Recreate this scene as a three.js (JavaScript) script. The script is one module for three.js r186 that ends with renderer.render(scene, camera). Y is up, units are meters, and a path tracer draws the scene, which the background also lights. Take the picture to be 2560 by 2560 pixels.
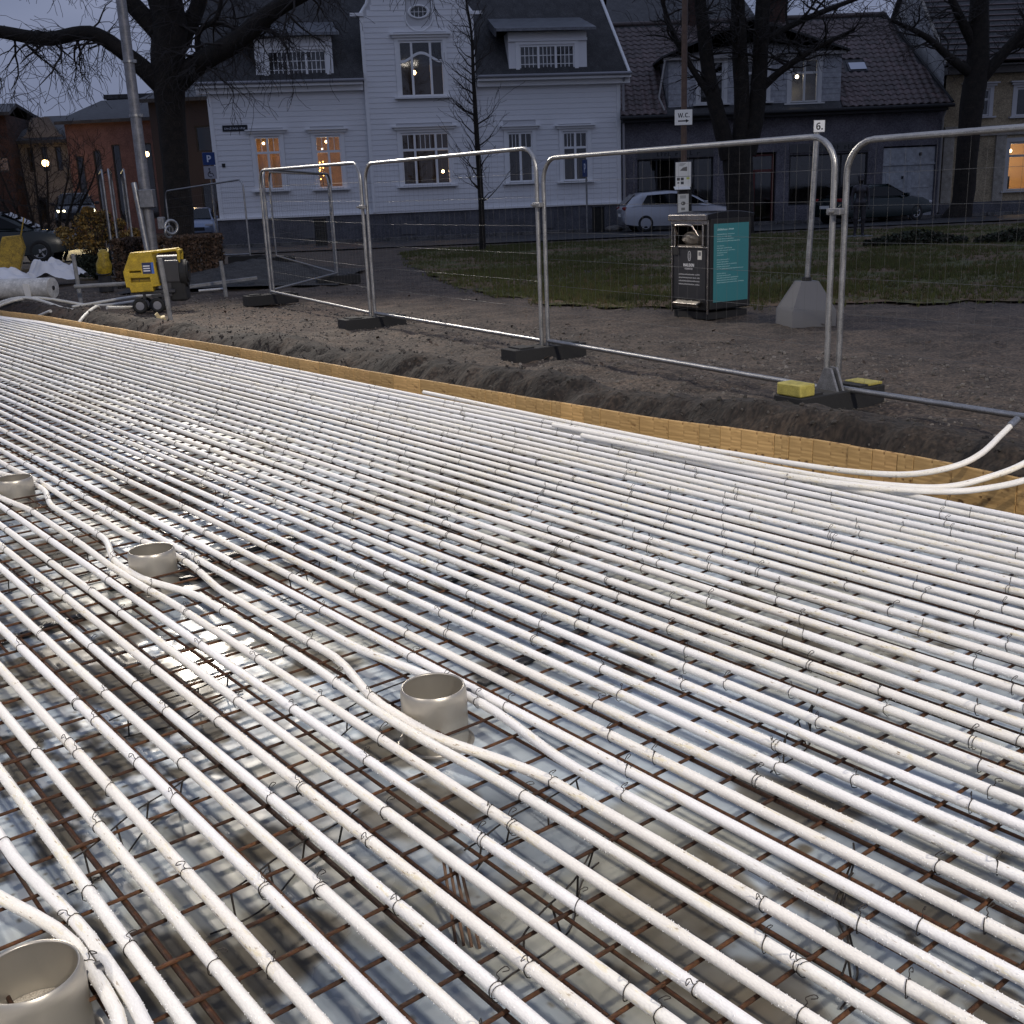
import * as THREE from 'three';
import { mergeGeometries, toCreasedNormals } from 'three/addons/utils/BufferGeometryUtils.js';
import { RoundedBoxGeometry } from 'three/addons/geometries/RoundedBoxGeometry.js';
import { MarchingCubes } from 'three/addons/objects/MarchingCubes.js';

// ---------- camera, sky, sun, exposure ----------
const scene = new THREE.Scene();
const camera = new THREE.PerspectiveCamera(49.84, 1, 0.05, 900);
camera.position.set(0, 1.55, 0);
camera.rotation.order = 'YXZ';
camera.rotation.set(-16.1 * Math.PI / 180, 0, -2.3 * Math.PI / 180);
const renderer = new THREE.WebGLRenderer({ antialias: true });
renderer.toneMapping = THREE.LinearToneMapping;
renderer.toneMappingExposure = 1.0;
renderer.shadowMap.enabled = true;

function rng(s) { return () => { s |= 0; s = s + 0x6D2B79F5 | 0; let t = Math.imul(s ^ s >>> 15, 1 | s); t = t + Math.imul(t ^ t >>> 7, 61 | t) ^ t; return ((t ^ t >>> 14) >>> 0) / 4294967296; }; }
const R = rng(7);
const rr = (a, b) => a + (b - a) * R();
const hsh = (x, y, z = 0) => { let h = Math.imul(x | 0, 374761393) + Math.imul(y | 0, 668265263) + Math.imul(z | 0, 974634777) | 0; h = Math.imul(h ^ h >>> 13, 1274126177); return ((h ^ h >>> 16) >>> 0) / 4294967296; };
function vn(x, y, per = 0, s = 0) {
  const xi = Math.floor(x), yi = Math.floor(y), fx = x - xi, fy = y - yi, u = fx * fx * (3 - 2 * fx), v = fy * fy * (3 - 2 * fy);
  const w = per ? n => ((n % per) + per) % per : n => n;
  const a = hsh(w(xi), w(yi), s), b = hsh(w(xi + 1), w(yi), s), c = hsh(w(xi), w(yi + 1), s), d = hsh(w(xi + 1), w(yi + 1), s);
  return a + (b - a) * u + (c - a) * v + (a - b - c + d) * u * v;
}
function fbm(x, y, o = 4, per = 0, s = 0) { let t = 0, a = .5, n = 0; for (let i = 0; i < o; i++) { t += a * vn(x, y, per, s + i * 17); n += a; x *= 2; y *= 2; per *= 2; a *= .55; } return t / n; }
const sst = (a, b, x) => { const t = Math.min(1, Math.max(0, (x - a) / (b - a))); return t * t * (3 - 2 * t); };
const mix = (a, b, t) => a + (b - a) * t;

{ // dusk sky: even violet blue with faint cloud streaks
  const W = 512, H = 256, d = new Float32Array(W * H * 4);
  for (let j = 0; j < H; j++) for (let i = 0; i < W; i++) {
    const el = ((j + .5) / H - .5) * Math.PI, up = Math.max(0, Math.sin(el));
    const cl = fbm(i / W * 40, j / H * 60, 5, 40, 3) - .5;
    const k = (.74 + .62 * up) * (1 + .62 * cl), warm = .015 * Math.exp(-Math.abs(el) * 5);
    const o = (j * W + i) * 4;
    d[o] = (.225 + warm + .05 * cl) * k; d[o + 1] = (.268 + warm * .4 + .03 * cl) * k; d[o + 2] = .405 * k; d[o + 3] = 1;
  }
  const t = new THREE.DataTexture(d, W, H, THREE.RGBAFormat, THREE.FloatType);
  t.mapping = THREE.EquirectangularReflectionMapping; t.magFilter = t.minFilter = THREE.LinearFilter; t.needsUpdate = true;
  scene.background = t; scene.environment = t; scene.environmentIntensity = 1; scene.backgroundIntensity = 1;
}
{ // the last glow of a sun already below the roofs
  const s = new THREE.DirectionalLight(0xffe2cc, 0.03);
  s.position.set(60, 22, 60); s.castShadow = true; s.shadow.radius = 40;
  s.shadow.camera.left = s.shadow.camera.bottom = -60; s.shadow.camera.right = s.shadow.camera.top = 60; s.shadow.camera.far = 220;
  scene.add(s, s.target); s.target.position.set(0, 0, -20);
}

// ---------- builders ----------
const used = {};
const numbered = n => { const k = used[n] = (used[n] || 0) + 1; return k === 1 ? n : n + '_' + String(k - 1).padStart(3, '0'); };
function tag(o, label, category, group, kind) { if (label) o.userData.label = label; if (category) o.userData.category = category; if (group) o.userData.group = group; if (kind) o.userData.kind = kind; return o; }
function thing(name, label, category, p = [0, 0, 0], turn = 0, group) { const o = new THREE.Group(); o.name = numbered(name); o.position.set(...p); o.rotation.y = turn; scene.add(o); return tag(o, label, category, group); }
function boxUV(g, s) { // uv in metres, by the way each face points
  const p = g.attributes.position, n = g.attributes.normal, uv = new Float32Array(p.count * 2);
  for (let i = 0; i < p.count; i++) {
    const ax = Math.abs(n.getX(i)), ay = Math.abs(n.getY(i)), az = Math.abs(n.getZ(i));
    let u, v; if (ay >= ax && ay >= az) { u = p.getX(i); v = p.getZ(i); } else if (ax >= az) { u = p.getZ(i); v = p.getY(i); } else { u = p.getX(i); v = p.getY(i); }
    uv[i * 2] = u / s; uv[i * 2 + 1] = v / s;
  }
  g.setAttribute('uv', new THREE.BufferAttribute(uv, 2)); return g;
}
function join(list) {
  const l = list.map(g => { const q = g.index ? g.toNonIndexed() : g; for (const k of Object.keys(q.attributes)) if (!['position', 'normal', 'uv', 'color'].includes(k)) q.deleteAttribute(k); return q; });
  return l.length === 1 ? l[0] : mergeGeometries(l);
}
function part(name, geo, mat, parent) {
  const g = Array.isArray(geo) ? join(geo) : geo;
  if (mat.userData.scale && !g.userData.uvd) { boxUV(g, mat.userData.scale); g.userData.uvd = 1; }
  const m = new THREE.Mesh(g, mat); m.name = parent ? name : numbered(name); m.castShadow = m.receiveShadow = true; (parent || scene).add(m); return m;
}
const _m = new THREE.Matrix4(), _e = new THREE.Euler(), _q = new THREE.Quaternion(), _v = new THREE.Vector3(), _s = new THREE.Vector3(1, 1, 1);
const V = (x, y, z) => new THREE.Vector3(x, y, z);
function put(g, x = 0, y = 0, z = 0, rx = 0, ry = 0, rz = 0) { return g.applyMatrix4(_m.compose(_v.set(x, y, z), _q.setFromEuler(_e.set(rx, ry, rz)), _s)); }
const box = (w, h, d, x, y, z, rx, ry, rz) => put(new THREE.BoxGeometry(w, h, d), x, y, z, rx, ry, rz);
const rbox = (w, h, d, r, x, y, z, rx, ry, rz) => put(new RoundedBoxGeometry(w, h, d, 2, r), x, y, z, rx, ry, rz);
const cyl = (r0, r1, h, n, x, y, z, rx, ry, rz) => put(new THREE.CylinderGeometry(r0, r1, h, n), x, y, z, rx, ry, rz);
const ball = (r, x, y, z, w = 12, h = 8) => put(new THREE.SphereGeometry(r, w, h), x, y, z);
function sweep(pts, rad, n = 8, cap = true) { // a tube along points, radius a number or one per point; uv: u round, v metres
  const N = pts.length, P = [], Nn = [], U = [], I = [];
  let t = V(), nx = V(), b = V(), prev = null, len = 0;
  for (let i = 0; i < N; i++) {
    t.copy(pts[Math.min(N - 1, i + 1)]).sub(pts[Math.max(0, i - 1)]).normalize();
    if (!prev) { prev = Math.abs(t.y) < .9 ? V(0, 1, 0) : V(1, 0, 0); }
    nx.copy(prev).addScaledVector(t, -prev.dot(t)).normalize(); prev = nx.clone(); b.crossVectors(t, nx);
    if (i) len += pts[i].distanceTo(pts[i - 1]);
    const r = typeof rad === 'number' ? rad : rad[i];
    for (let k = 0; k <= n; k++) {
      const a = k / n * Math.PI * 2, c = Math.cos(a), s = Math.sin(a);
      const X = nx.x * c + b.x * s, Y = nx.y * c + b.y * s, Z = nx.z * c + b.z * s;
      P.push(pts[i].x + X * r, pts[i].y + Y * r, pts[i].z + Z * r); Nn.push(X, Y, Z); U.push(k / n, len);
    }
    if (i) for (let k = 0; k < n; k++) { const A = (i - 1) * (n + 1) + k, B = A + n + 1; I.push(A, A + 1, B, B, A + 1, B + 1); }
  }
  if (cap) for (const [i, d] of [[0, -1], [N - 1, 1]]) {
    const c0 = P.length / 3, tt = pts[Math.min(N - 1, i + 1)].clone().sub(pts[Math.max(0, i - 1)]).normalize().multiplyScalar(d);
    P.push(pts[i].x, pts[i].y, pts[i].z); Nn.push(tt.x, tt.y, tt.z); U.push(0, 0);
    for (let k = 0; k <= n; k++) { const o = (i * (n + 1) + k) * 3; P.push(P[o], P[o + 1], P[o + 2]); Nn.push(tt.x, tt.y, tt.z); U.push(0, 0); }
    for (let k = 0; k < n; k++) d > 0 ? I.push(c0, c0 + 1 + k, c0 + 2 + k) : I.push(c0, c0 + 2 + k, c0 + 1 + k);
  }
  const g = new THREE.BufferGeometry(); g.setAttribute('position', new THREE.Float32BufferAttribute(P, 3)); g.setAttribute('normal', new THREE.Float32BufferAttribute(Nn, 3)); g.setAttribute('uv', new THREE.Float32BufferAttribute(U, 2)); g.setIndex(I); return g;
}
const curve = (pts, n, tension = .5) => new THREE.CatmullRomCurve3(pts.map(p => V(...p)), false, 'catmullrom', tension).getPoints(n);
function ext(pts, depth, bev = 0, holes = []) { // extrude an outline in xy along +z
  const s = new THREE.Shape(pts.map(p => new THREE.Vector2(...p)));
  for (const h of holes) s.holes.push(new THREE.Path(h.map(p => new THREE.Vector2(...p))));
  return new THREE.ExtrudeGeometry(s, { depth, bevelEnabled: bev > 0, bevelSize: bev, bevelThickness: bev, bevelSegments: 2, steps: 1, curveSegments: 8 });
}
const rect = (x0, y0, x1, y1) => [[x0, y0], [x1, y0], [x1, y1], [x0, y1]];
function loft(rings, caps = true) { // rings: arrays of equally many [x,y,z]
  const n = rings[0].length, P = [], U = [], I = [];
  rings.forEach((r, i) => r.forEach((p, k) => { P.push(...p); U.push(k / n, i / rings.length); }));
  for (let i = 0; i + 1 < rings.length; i++) for (let k = 0; k < n; k++) { const a = i * n + k, b = i * n + (k + 1) % n; I.push(a, b, a + n, a + n, b, b + n); }
  if (caps) for (const i of [0, rings.length - 1]) { const c = P.length / 3, m = [0, 0, 0]; rings[i].forEach(p => p.forEach((v, j) => m[j] += v / n)); P.push(...m); U.push(0, 0); for (let k = 0; k < n; k++) { const a = i * n + k, b = i * n + (k + 1) % n; i ? I.push(a, b, c) : I.push(b, a, c); } }
  const g = new THREE.BufferGeometry(); g.setAttribute('position', new THREE.Float32BufferAttribute(P, 3)); g.setAttribute('uv', new THREE.Float32BufferAttribute(U, 2)); g.setIndex(I); g.computeVertexNormals(); return toCreasedNormals(g, .7);
}

// ---------- textures and materials ----------
function tex(n, f, srgb = true, m = n) {
  const d = new Uint8Array(n * m * 4);
  for (let j = 0; j < m; j++) for (let i = 0; i < n; i++) { const c = f(i / n, j / m), o = (j * n + i) * 4; if (typeof c === 'number') d[o] = d[o + 1] = d[o + 2] = c * 255; else { d[o] = c[0] * 255; d[o + 1] = c[1] * 255; d[o + 2] = c[2] * 255; } d[o + 3] = 255; }
  const t = new THREE.DataTexture(d, n, m); t.wrapS = t.wrapT = THREE.RepeatWrapping; t.magFilter = THREE.LinearFilter; t.minFilter = THREE.LinearMipmapLinearFilter; t.generateMipmaps = true; t.anisotropy = 8;
  if (srgb) t.colorSpace = THREE.SRGBColorSpace; t.needsUpdate = true; return t;
}
const cl = x => Math.min(1, Math.max(0, x));
const grain = tex(512, (u, v) => cl(.86 + .34 * (fbm(u * 8, v * 8, 5, 8, 1) - .5) + .3 * (vn(u * 170, v * 170, 170, 5) - .5)));
const grit = tex(512, (u, v) => cl(.5 + .7 * (fbm(u * 60, v * 60, 3, 60, 9) - .5) + .5 * (fbm(u * 6, v * 6, 3, 6, 2) - .5)), false);
const gritC = tex(512, (u, v) => { const a = fbm(u * 90, v * 90, 2, 90, 9), b = fbm(u * 7, v * 7, 4, 7, 21); const k = cl(.72 + .75 * (a - .5) + .45 * (b - .5)), p = vn(u * 128, v * 128, 128, 31) > .93 ? .25 : 0; return [cl(k + p), cl(k * .985 + p), cl(k * .96 + p)]; });
function mat(color, roughness = .8, o = {}) {
  const { scale, ...rest } = o; const m = new THREE.MeshStandardMaterial({ roughness, ...rest });
  if (Array.isArray(color)) m.color.setRGB(...color); else m.color.set(color);
  if (scale) m.userData.scale = scale; return m;
}
const M = {
  galv: mat([.46, .46, .46], .42, { metalness: .85, map: grain, scale: .5 }),
  galvDull: mat([.34, .34, .35], .55, { metalness: .7, map: grain, scale: .4 }),
  black: mat([.018, .018, .019], .75, { map: grain, scale: .3 }),
  rubber: mat([.014, .014, .015], .85, { bumpMap: grit, bumpScale: .002, scale: .25 }),
  wire: mat([.03, .024, .02], .5, { metalness: .5 }),
  whitePaint: mat([.74, .74, .74], .6, { map: grain, scale: 1.2 }),
  plinth: mat([.13, .13, .145], .9, { map: grain, scale: 3 }),
  yellow: mat([.62, .42, .02], .45, { map: grain, scale: .8 }),
  steelDark: mat([.06, .06, .065], .45, { metalness: .6 }),
  chrome: mat([.75, .72, .68], .16, { metalness: 1 }),
  glass: new THREE.MeshPhysicalMaterial({ color: 0xffffff, transmission: 1, thickness: 0, roughness: .03, ior: 1.5 }),
  carGlass: new THREE.MeshPhysicalMaterial({ color: 0x06080a, roughness: .08, specularIntensity: .45 }),
  tyre: mat([.015, .015, .015], .8),
  rim: mat([.4, .4, .42], .35, { metalness: .8 }),
  paper: mat([.72, .71, .67], .7),
  concrete: mat([.13, .13, .137], .9),
  bark: mat([.035, .028, .022], .95, { map: gritC, bumpMap: grit, bumpScale: .02, scale: .9 }),
  twig: mat([.03, .025, .022], .95),
  slate: mat([.065, .066, .072], .65, { map: gritC, scale: 1.3 }),
  tile: [0, 1, 2, 3].map(i => mat([.1 + .02 * i, .075 + .012 * i, .07 + .012 * i], .6, { map: grain, scale: .6 })),
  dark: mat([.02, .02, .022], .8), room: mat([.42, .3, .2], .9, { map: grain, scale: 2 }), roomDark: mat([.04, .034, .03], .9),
};
const lampM = (c, e) => { const m = new THREE.MeshStandardMaterial({ color: 0x222222, roughness: .6 }); m.emissive.setRGB(...c); m.emissiveIntensity = e; return m; };
function canvasTex(w, h, draw) { const c = document.createElement('canvas'); c.width = w; c.height = h; draw(c.getContext('2d'), w, h); const t = new THREE.CanvasTexture(c); t.colorSpace = THREE.SRGBColorSpace; t.anisotropy = 8; return t; }
function poster(w, h, t, rough = .6) { return [new THREE.PlaneGeometry(w, h), new THREE.MeshStandardMaterial({ map: t, roughness: rough })]; }

// ---------- the two flood lamps over the rink ----------
const RA = 38 * Math.PI / 180, A0 = -Math.sin(RA), A1 = -Math.cos(RA), B0 = Math.cos(RA), B1 = -Math.sin(RA);
const W = (a, b, y = 0) => V(A0 * a + B0 * b, y, A1 * a + B1 * b); // rink metres (along, across) to the world
function floodHead(parent, at, aim, w, h, n, cd, angle, pen, col) {
  const g = new THREE.Group(); g.name = 'flood_head'; g.position.copy(at); parent.add(g);
  parent.updateMatrixWorld(true); const wp = g.getWorldPosition(V()); g.lookAt(aim);
  part('lamp_housing', [rbox(w + .06, h + .06, .1, .015, 0, 0, -.07), ...[...Array(7)].map((_, i) => box(.012, h, .05, (i - 3) * w / 7, 0, -.14))], M.steelDark, g);
  part('lamp_lens', box(w, h, .012, 0, 0, -.012), lampM(col, 9), g);
  const s = new THREE.SpotLight(new THREE.Color().setRGB(...col), cd, 0, angle, pen, 2); s.castShadow = true; s.shadow.mapSize.set(2048, 2048); s.shadow.radius = n;
  s.position.set(0, 0, .02); g.add(s); s.target.position.set(0, 0, 5); g.add(s.target); return wp;
}
const WARM = [1, .91, .79];
{
  const m = thing('flood_light_mast', 'tall grey lamp mast with strapped cable box behind the yellow power unit', 'lamp mast', [-6.45, .1, -21]);
  part('pole', sweep([V(0, 0, 0), V(0, 2.2, 0), V(0, 4.6, 0), V(0, 7, 0)], [.105, .1, .09, .08], 14), mat([.3, .3, .32], .5, { metalness: .45, map: grain, scale: .6 }), m);
  for (const y of [1.7, 3.05, 3.95]) part('strap', [cyl(.112, .112, .04, 14, 0, y, 0), box(.06, .05, .05, .12, y, .05)], M.galv, m);
  part('sleeve_tube', sweep([V(-.04, .55, .14), V(-.13, 1.75, .13), V(-.15, 1.9, .1)], .055, 10), M.galv, m);
  part('winch_box', rbox(.26, .32, .2, .02, .06, 1.62, .1), M.galvDull, m); part('cable_box', rbox(.12, .22, .14, .02, .26, 1.18, .1), M.galvDull, m);
  part('cable_reel', [put(new THREE.TorusGeometry(.12, .03, 8, 18), .42, 1.1, .08, 0, .7), put(new THREE.TorusGeometry(.1, .022, 8, 18), .38, 1.02, .12, .3, 1.1)], M.galv, m);
  part('crossbar', box(1.1, .06, .06, 0, 6.95, 0), M.galvDull, m);
  floodHead(m, V(-.28, 7.1, .1), V(-3.2, 0, -9), .42, .34, 6, 280, .8, .7, WARM);
  floodHead(m, V(.3, 7.1, .1), V(-2.2, 0, -6.5), .42, .34, 6, 170, .8, .7, WARM);
}
{
  const m = thing('flood_light_mast', 'tall steel mast with two flood lamps on the near side of the rink', 'lamp mast', [8.6, -.1, 11]);
  part('pole', sweep([V(0, 0, 0), V(0, 6, 0), V(0, 12.6, 0)], [.12, .1, .08], 12), M.galvDull, m);
  part('crossbar', box(1.4, .07, .07, 0, 12.5, 0), M.galvDull, m);
  floodHead(m, V(-.4, 12.7, -.1), V(-1.5, 0, -4.5), .55, .42, 14, 735, .5, .75, WARM);
  floodHead(m, V(.4, 12.7, -.1), V(-3.5, 0, -8), .55, .42, 14, 725, .44, .75, WARM);
}
{
  const m = thing('flood_light_mast', 'tall steel mast with one flood lamp at the near left corner of the rink', 'lamp mast', [-9.5, -.1, 4.5]);
  part('pole', sweep([V(0, 0, 0), V(0, 5, 0), V(0, 10.2, 0)], [.12, .1, .08], 12), M.galvDull, m);
  part('crossbar', box(.7, .07, .07, 0, 10.1, 0), M.galvDull, m);
  floodHead(m, V(.1, 10.3, -.1), V(-1, 0, -5), .55, .42, 14, 300, .62, .75, WARM);
}
// ---------- ground ----------
const EDGE = [[-6, 5.25], [2.0, 5.25], [2.6, 5.3], [3.2, 5.36], [3.8, 5.36], [4.4, 5.3], [5.2, 5.2], [6.6, 5.15], [8.6, 5.07], [10.8, 5.05], [13.9, 4.93], [17, 4.84], [19, 4.66], [21, 4.3], [23, 3.6], [24.6, 2.2], [25.4, 0], [25.6, -4]];
function edgeB(a) { for (let i = 1; i < EDGE.length; i++) if (a <= EDGE[i][0]) { const [x0, y0] = EDGE[i - 1], [x1, y1] = EDGE[i], t = cl((a - x0) / (x1 - x0)); return mix(y0, y1, t * t * (3 - 2 * t) * .5 + t * .5); } return -99; }
function groundY(a, b, d, z) {
  const far = sst(14, 32, -z), lump = (fbm(a * 1.3 + 40, b * 1.3 + 9, 3) - .5);
  let y = mix(.02, -.03, far) + lump * .06 * (1 - sst(9, 12, -z));
  const near = sst(60, 25, Math.hypot(a - 8, b - 6));
  if (a > -6 && a < 25.6) {
    if (d < .03) return -.42;
    const w = .5 + .3 * (fbm(a * .8, 3, 2) - .5), t = cl((d - .03) / w);
    const rough = (fbm(a * 3.1, b * 3.1, 4) - .5) * .2 * Math.sin(Math.PI * cl(t * .85)) + .1 * sst(.15, .5, d) * sst(1.0, .55, d) * (.35 + 1.3 * fbm(a * 1.1 + 7, b * .6, 3)) + (fbm(a * 11, b * 11, 3) - .5) * .075 * sst(1.5, .3, d);
    y = mix(-.16, y, sst(0, 1, t)) + rough;
  }
  y += (fbm(a * 9, b * 9, 2) - .5) * .018 * near;
  return y;
}
const lawnPoly = ([[-3, -33.5], [-2.2, -27], [-1.2, -21.5], [-.3, -18], [.6, -15.8], [1.5, -15], [2.6, -14.7], [4.2, -14.1], [6.2, -13.7], [8.5, -12.8], [13, -11.5], [20, -10.5], [36, -9.5], [36, -37.5], [12, -36.6], [4, -36.2], [-2, -35.8]]).flatMap(([x, z], i, P) => { const [u, v] = P[(i + 1) % P.length], n = Math.ceil(Math.hypot(u - x, v - z) / .35); return [...Array(n)].map((_, k) => { const t = k / n, p = mix(x, u, t), q = mix(z, v, t); return [p + .7 * (fbm(p * 1.7 + 3, q * 1.7, 4) - .5), q + 1.1 * (fbm(p * 1.7, q * 1.7 + 20, 4) - .5)]; }); });
const inPoly = (P, x, z) => { let c = false; for (let i = 0, j = P.length - 1; i < P.length; j = i++) { const [xi, zi] = P[i], [xj, zj] = P[j]; if ((zi > z) !== (zj > z) && x < (xj - xi) * (z - zi) / (zj - zi) + xi) c = !c; } return c; };
const gravelM = mat([1, 1, 1], .92, { vertexColors: true, map: gritC, bumpMap: grit, bumpScale: .012 });
{
  const as = [], bs = [];
  for (const v of [-400, -200, -100, -60, -40, -25, -15, -10, -7]) as.push(v); for (let v = -5.9; v < 26; v += .055) as.push(v); for (const v of [26.5, 27.5, 29, 31, 33, 36, 39, 43, 47, 52, 58, 66, 78, 95, 120, 160, 220, 300, 420]) as.push(v);
  for (const v of [-400, -200, -100, -60, -40, -25, -15, -9, -6, -4.2, -2, 0, 1.5, 2.6, 3.4]) bs.push(v); for (let v = 4.1; v < 4.8; v += .12) bs.push(v); for (let v = 4.8; v < 7.6; v += .045) bs.push(v); for (let v = 7.6; v < 12; v += .25) bs.push(v); for (const v of [12.5, 13, 14, 15, 16, 17, 18.5, 20, 22, 24, 27, 30, 34, 38, 44, 50, 60, 75, 100, 140, 200, 300, 420]) bs.push(v);
  const P = [], C = [], U = [], I = [], nb = bs.length;
  as.forEach((a, i) => bs.forEach((b, j) => {
    const x = A0 * a + B0 * b, z = A1 * a + B1 * b, d = b - edgeB(a), y = (b < -4.1 && d < 0 ? -.12 : groundY(a, b, d, z));
    P.push(x, y, z); U.push(a / 1.6, b / 1.6);
    const m = fbm(a * .7 + 3, b * .7, 4), m2 = fbm(a * 2.6, b * 2.6 + 31, 3);
    let c = [.118, .09, .07]; // sandy gravel
    const soil = d < .75 + .5 * (m2 - .5) ? 1 : cl(1.6 - d * 1.1 + (m - .5) * 3) * .6; // dug earth along the rink
    const sc = m2 > .56 ? [.05, .037, .028] : [.032, .024, .019];
    c = c.map((v, k) => mix(v, sc[k], cl(soil)));
    const clay = sst(.5, .62, m) * sst(9, 12, a) * sst(9.5, 8, b); c = c.map((v, k) => mix(v, [.06, .032, .022][k], clay * .6));
    const t = .8 + .4 * m2; C.push(c[0] * t, c[1] * t, c[2] * t);
  }));
  for (let i = 0; i + 1 < as.length; i++) for (let j = 0; j + 1 < nb; j++) { const q = i * nb + j; I.push(q, q + nb, q + 1, q + 1, q + nb, q + nb + 1); }
  const g = new THREE.BufferGeometry(); g.setAttribute('position', new THREE.Float32BufferAttribute(P, 3)); g.setAttribute('color', new THREE.Float32BufferAttribute(C, 3)); g.setAttribute('uv', new THREE.Float32BufferAttribute(U, 2)); g.setIndex(I); g.computeVertexNormals();
  // make every face point up
  if (g.attributes.normal.getY(Math.floor(P.length / 6)) < 0) { for (let i = 0; i < I.length; i += 3) { const t = I[i]; I[i] = I[i + 1]; I[i + 1] = t; } g.setIndex(I); g.computeVertexNormals(); }
  tag(part('ground', g, gravelM), 'sandy gravel and dug dark earth around the rink', 'ground', null, 'structure');
}
const abOf = (x, z) => [A0 * x + A1 * z, B0 * x + B1 * z];
const gy = (x, z) => { const [a, b] = abOf(x, z); return groundY(a, b, b - edgeB(a), z); };
function sheet(name, poly, y, m, label, cat, kind = 'structure', uvs = 1.5) { // flat outline laid on the ground, [x,z] points
  const s = new THREE.Shape(poly.map(([x, z]) => new THREE.Vector2(x, -z))); const g = new THREE.ShapeGeometry(s); g.rotateX(-Math.PI / 2); g.translate(0, y, 0);
  const p = g.attributes.position, uv = g.attributes.uv; for (let i = 0; i < p.count; i++) uv.setXY(i, p.getX(i) / uvs, p.getZ(i) / uvs); g.userData.uvd = 1;
  return tag(part(name, g, m), label, cat, null, kind);
}
const asphalt = mat([.045, .046, .05], .7, { map: gritC, bumpMap: grit, bumpScale: .006 });
sheet('street', [[-60, -41.2], [-14, -36.8], [0, -37.6], [12, -39], [60, -41], [60, -45.2], [18, -44.2], [12, -44], [5, -44.2], [0, -43.6], [-12, -41.8], [-13, -60], [-60, -62]], .012, asphalt, 'dark asphalt street in front of the houses', 'street');
// kerb stones along the pavement
{
  const km = mat([.2, .2, .205], .9, { map: gritC, scale: 1 }); const kg = boxUV(rbox(.96, .2, .16, .015, 0, 0, 0), 1); kg.userData.uvd = 1;
  const k = tag(new THREE.Group(), 'grey granite kerb along the pavement of the houses', 'kerb', null, 'structure'); k.name = 'kerb'; scene.add(k);
  const L = [[-11.6, -42.2], [4.6, -44.4], [18, -44.4], [30, -44.8]];
  for (let i = 0; i + 1 < L.length; i++) { const [x0, z0] = L[i], [x1, z1] = L[i + 1], n = Math.floor(Math.hypot(x1 - x0, z1 - z0)), an = Math.atan2(-(z1 - z0), x1 - x0); for (let j = 0; j < n; j++) { const t = (j + .5) / n, m = part('kerb_stone', kg, km, k); m.position.set(mix(x0, x1, t), .03, mix(z0, z1, t)); m.rotation.y = an; } }
}
{ // lawn soil, then tufts
  const lt = tex(512, (u, v) => { const a = fbm(u * 9, v * 9, 4, 9, 5), b = vn(u * 120, v * 120, 120, 8); const g = sst(.42, .6, a); return [mix(.36, .27, g) + .14 * (b - .5), mix(.28, .27, g) + .14 * (b - .5), mix(.19, .11, g) + .07 * (b - .5)]; });
  const s = new THREE.Shape(lawnPoly.map(([x, z]) => new THREE.Vector2(x, -z))); let g = new THREE.ShapeGeometry(s); g.rotateX(-Math.PI / 2);
  const p = g.attributes.position, uv = g.attributes.uv; for (let i = 0; i < p.count; i++) { p.setY(i, mix(.02, -.03, sst(14, 32, -p.getZ(i))) + .022); uv.setXY(i, p.getX(i) / 7, p.getZ(i) / 7); } g.userData.uvd = 1;
  tag(part('lawn', g, mat([1, 1, 1], .95, { map: lt })), 'wet winter lawn with bare brown patches beyond the fence', 'lawn', null, 'structure');
  const bl = []; for (let i = 0; i < 5; i++) { const a = i * 1.26, c = Math.cos(a), q = Math.sin(a), w = .006; bl.push(c * .012 - q * w, 0, q * .012 + c * w, c * .012 + q * w, 0, q * .012 - c * w, c * .035, .055 + .015 * (i % 3), q * .035); }
  const tg = new THREE.BufferGeometry(); tg.setAttribute('position', new THREE.Float32BufferAttribute(bl, 3)); tg.computeVertexNormals();
  const N = 190000, im = new THREE.InstancedMesh(tg, mat([1, 1, 1], .9, { side: THREE.DoubleSide }), N); let n = 0; const c = new THREE.Color();
  const r = rng(5);
  while (n < N) {
    const t = Math.pow(r(), 1.6), z = -10.5 - t * 26.5, x = -3 + r() * 26; if (!inPoly(lawnPoly, x + (r() - .5) * .3, z - .05 + (r() - .7) * .6)) { if (r() < .00002) break; continue; }
    const e = fbm(x * .55 + 8, z * .55, 4); if (e < .47 + .1 * r()) { if (r() < .72) continue; } if (r() < .8 - .9 * sst(.0, .5, fbm(x * .9, z * .9 + 40, 3) - .25)) continue;
    const sc = .55 + r() * .7; _m.compose(_v.set(x, mix(.02, -.03, sst(14, 32, -z)) + .014, z), _q.setFromEuler(_e.set(0, r() * 6.3, 0)), V(sc, sc * (.6 + .7 * r()), sc)); im.setMatrixAt(n, _m);
    const k = .7 + .7 * r(), br = r() < .15; c.setRGB((br ? .1 : .072) * k, (br ? .073 : .08) * k, (br ? .03 : .02) * k); im.setColorAt(n, c); n++;
  }
  im.count = n; im.name = 'grass'; im.castShadow = im.receiveShadow = true; scene.add(im); tag(im, 'short uneven grass of the park lawn', 'grass', null, 'stuff');
}
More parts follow.
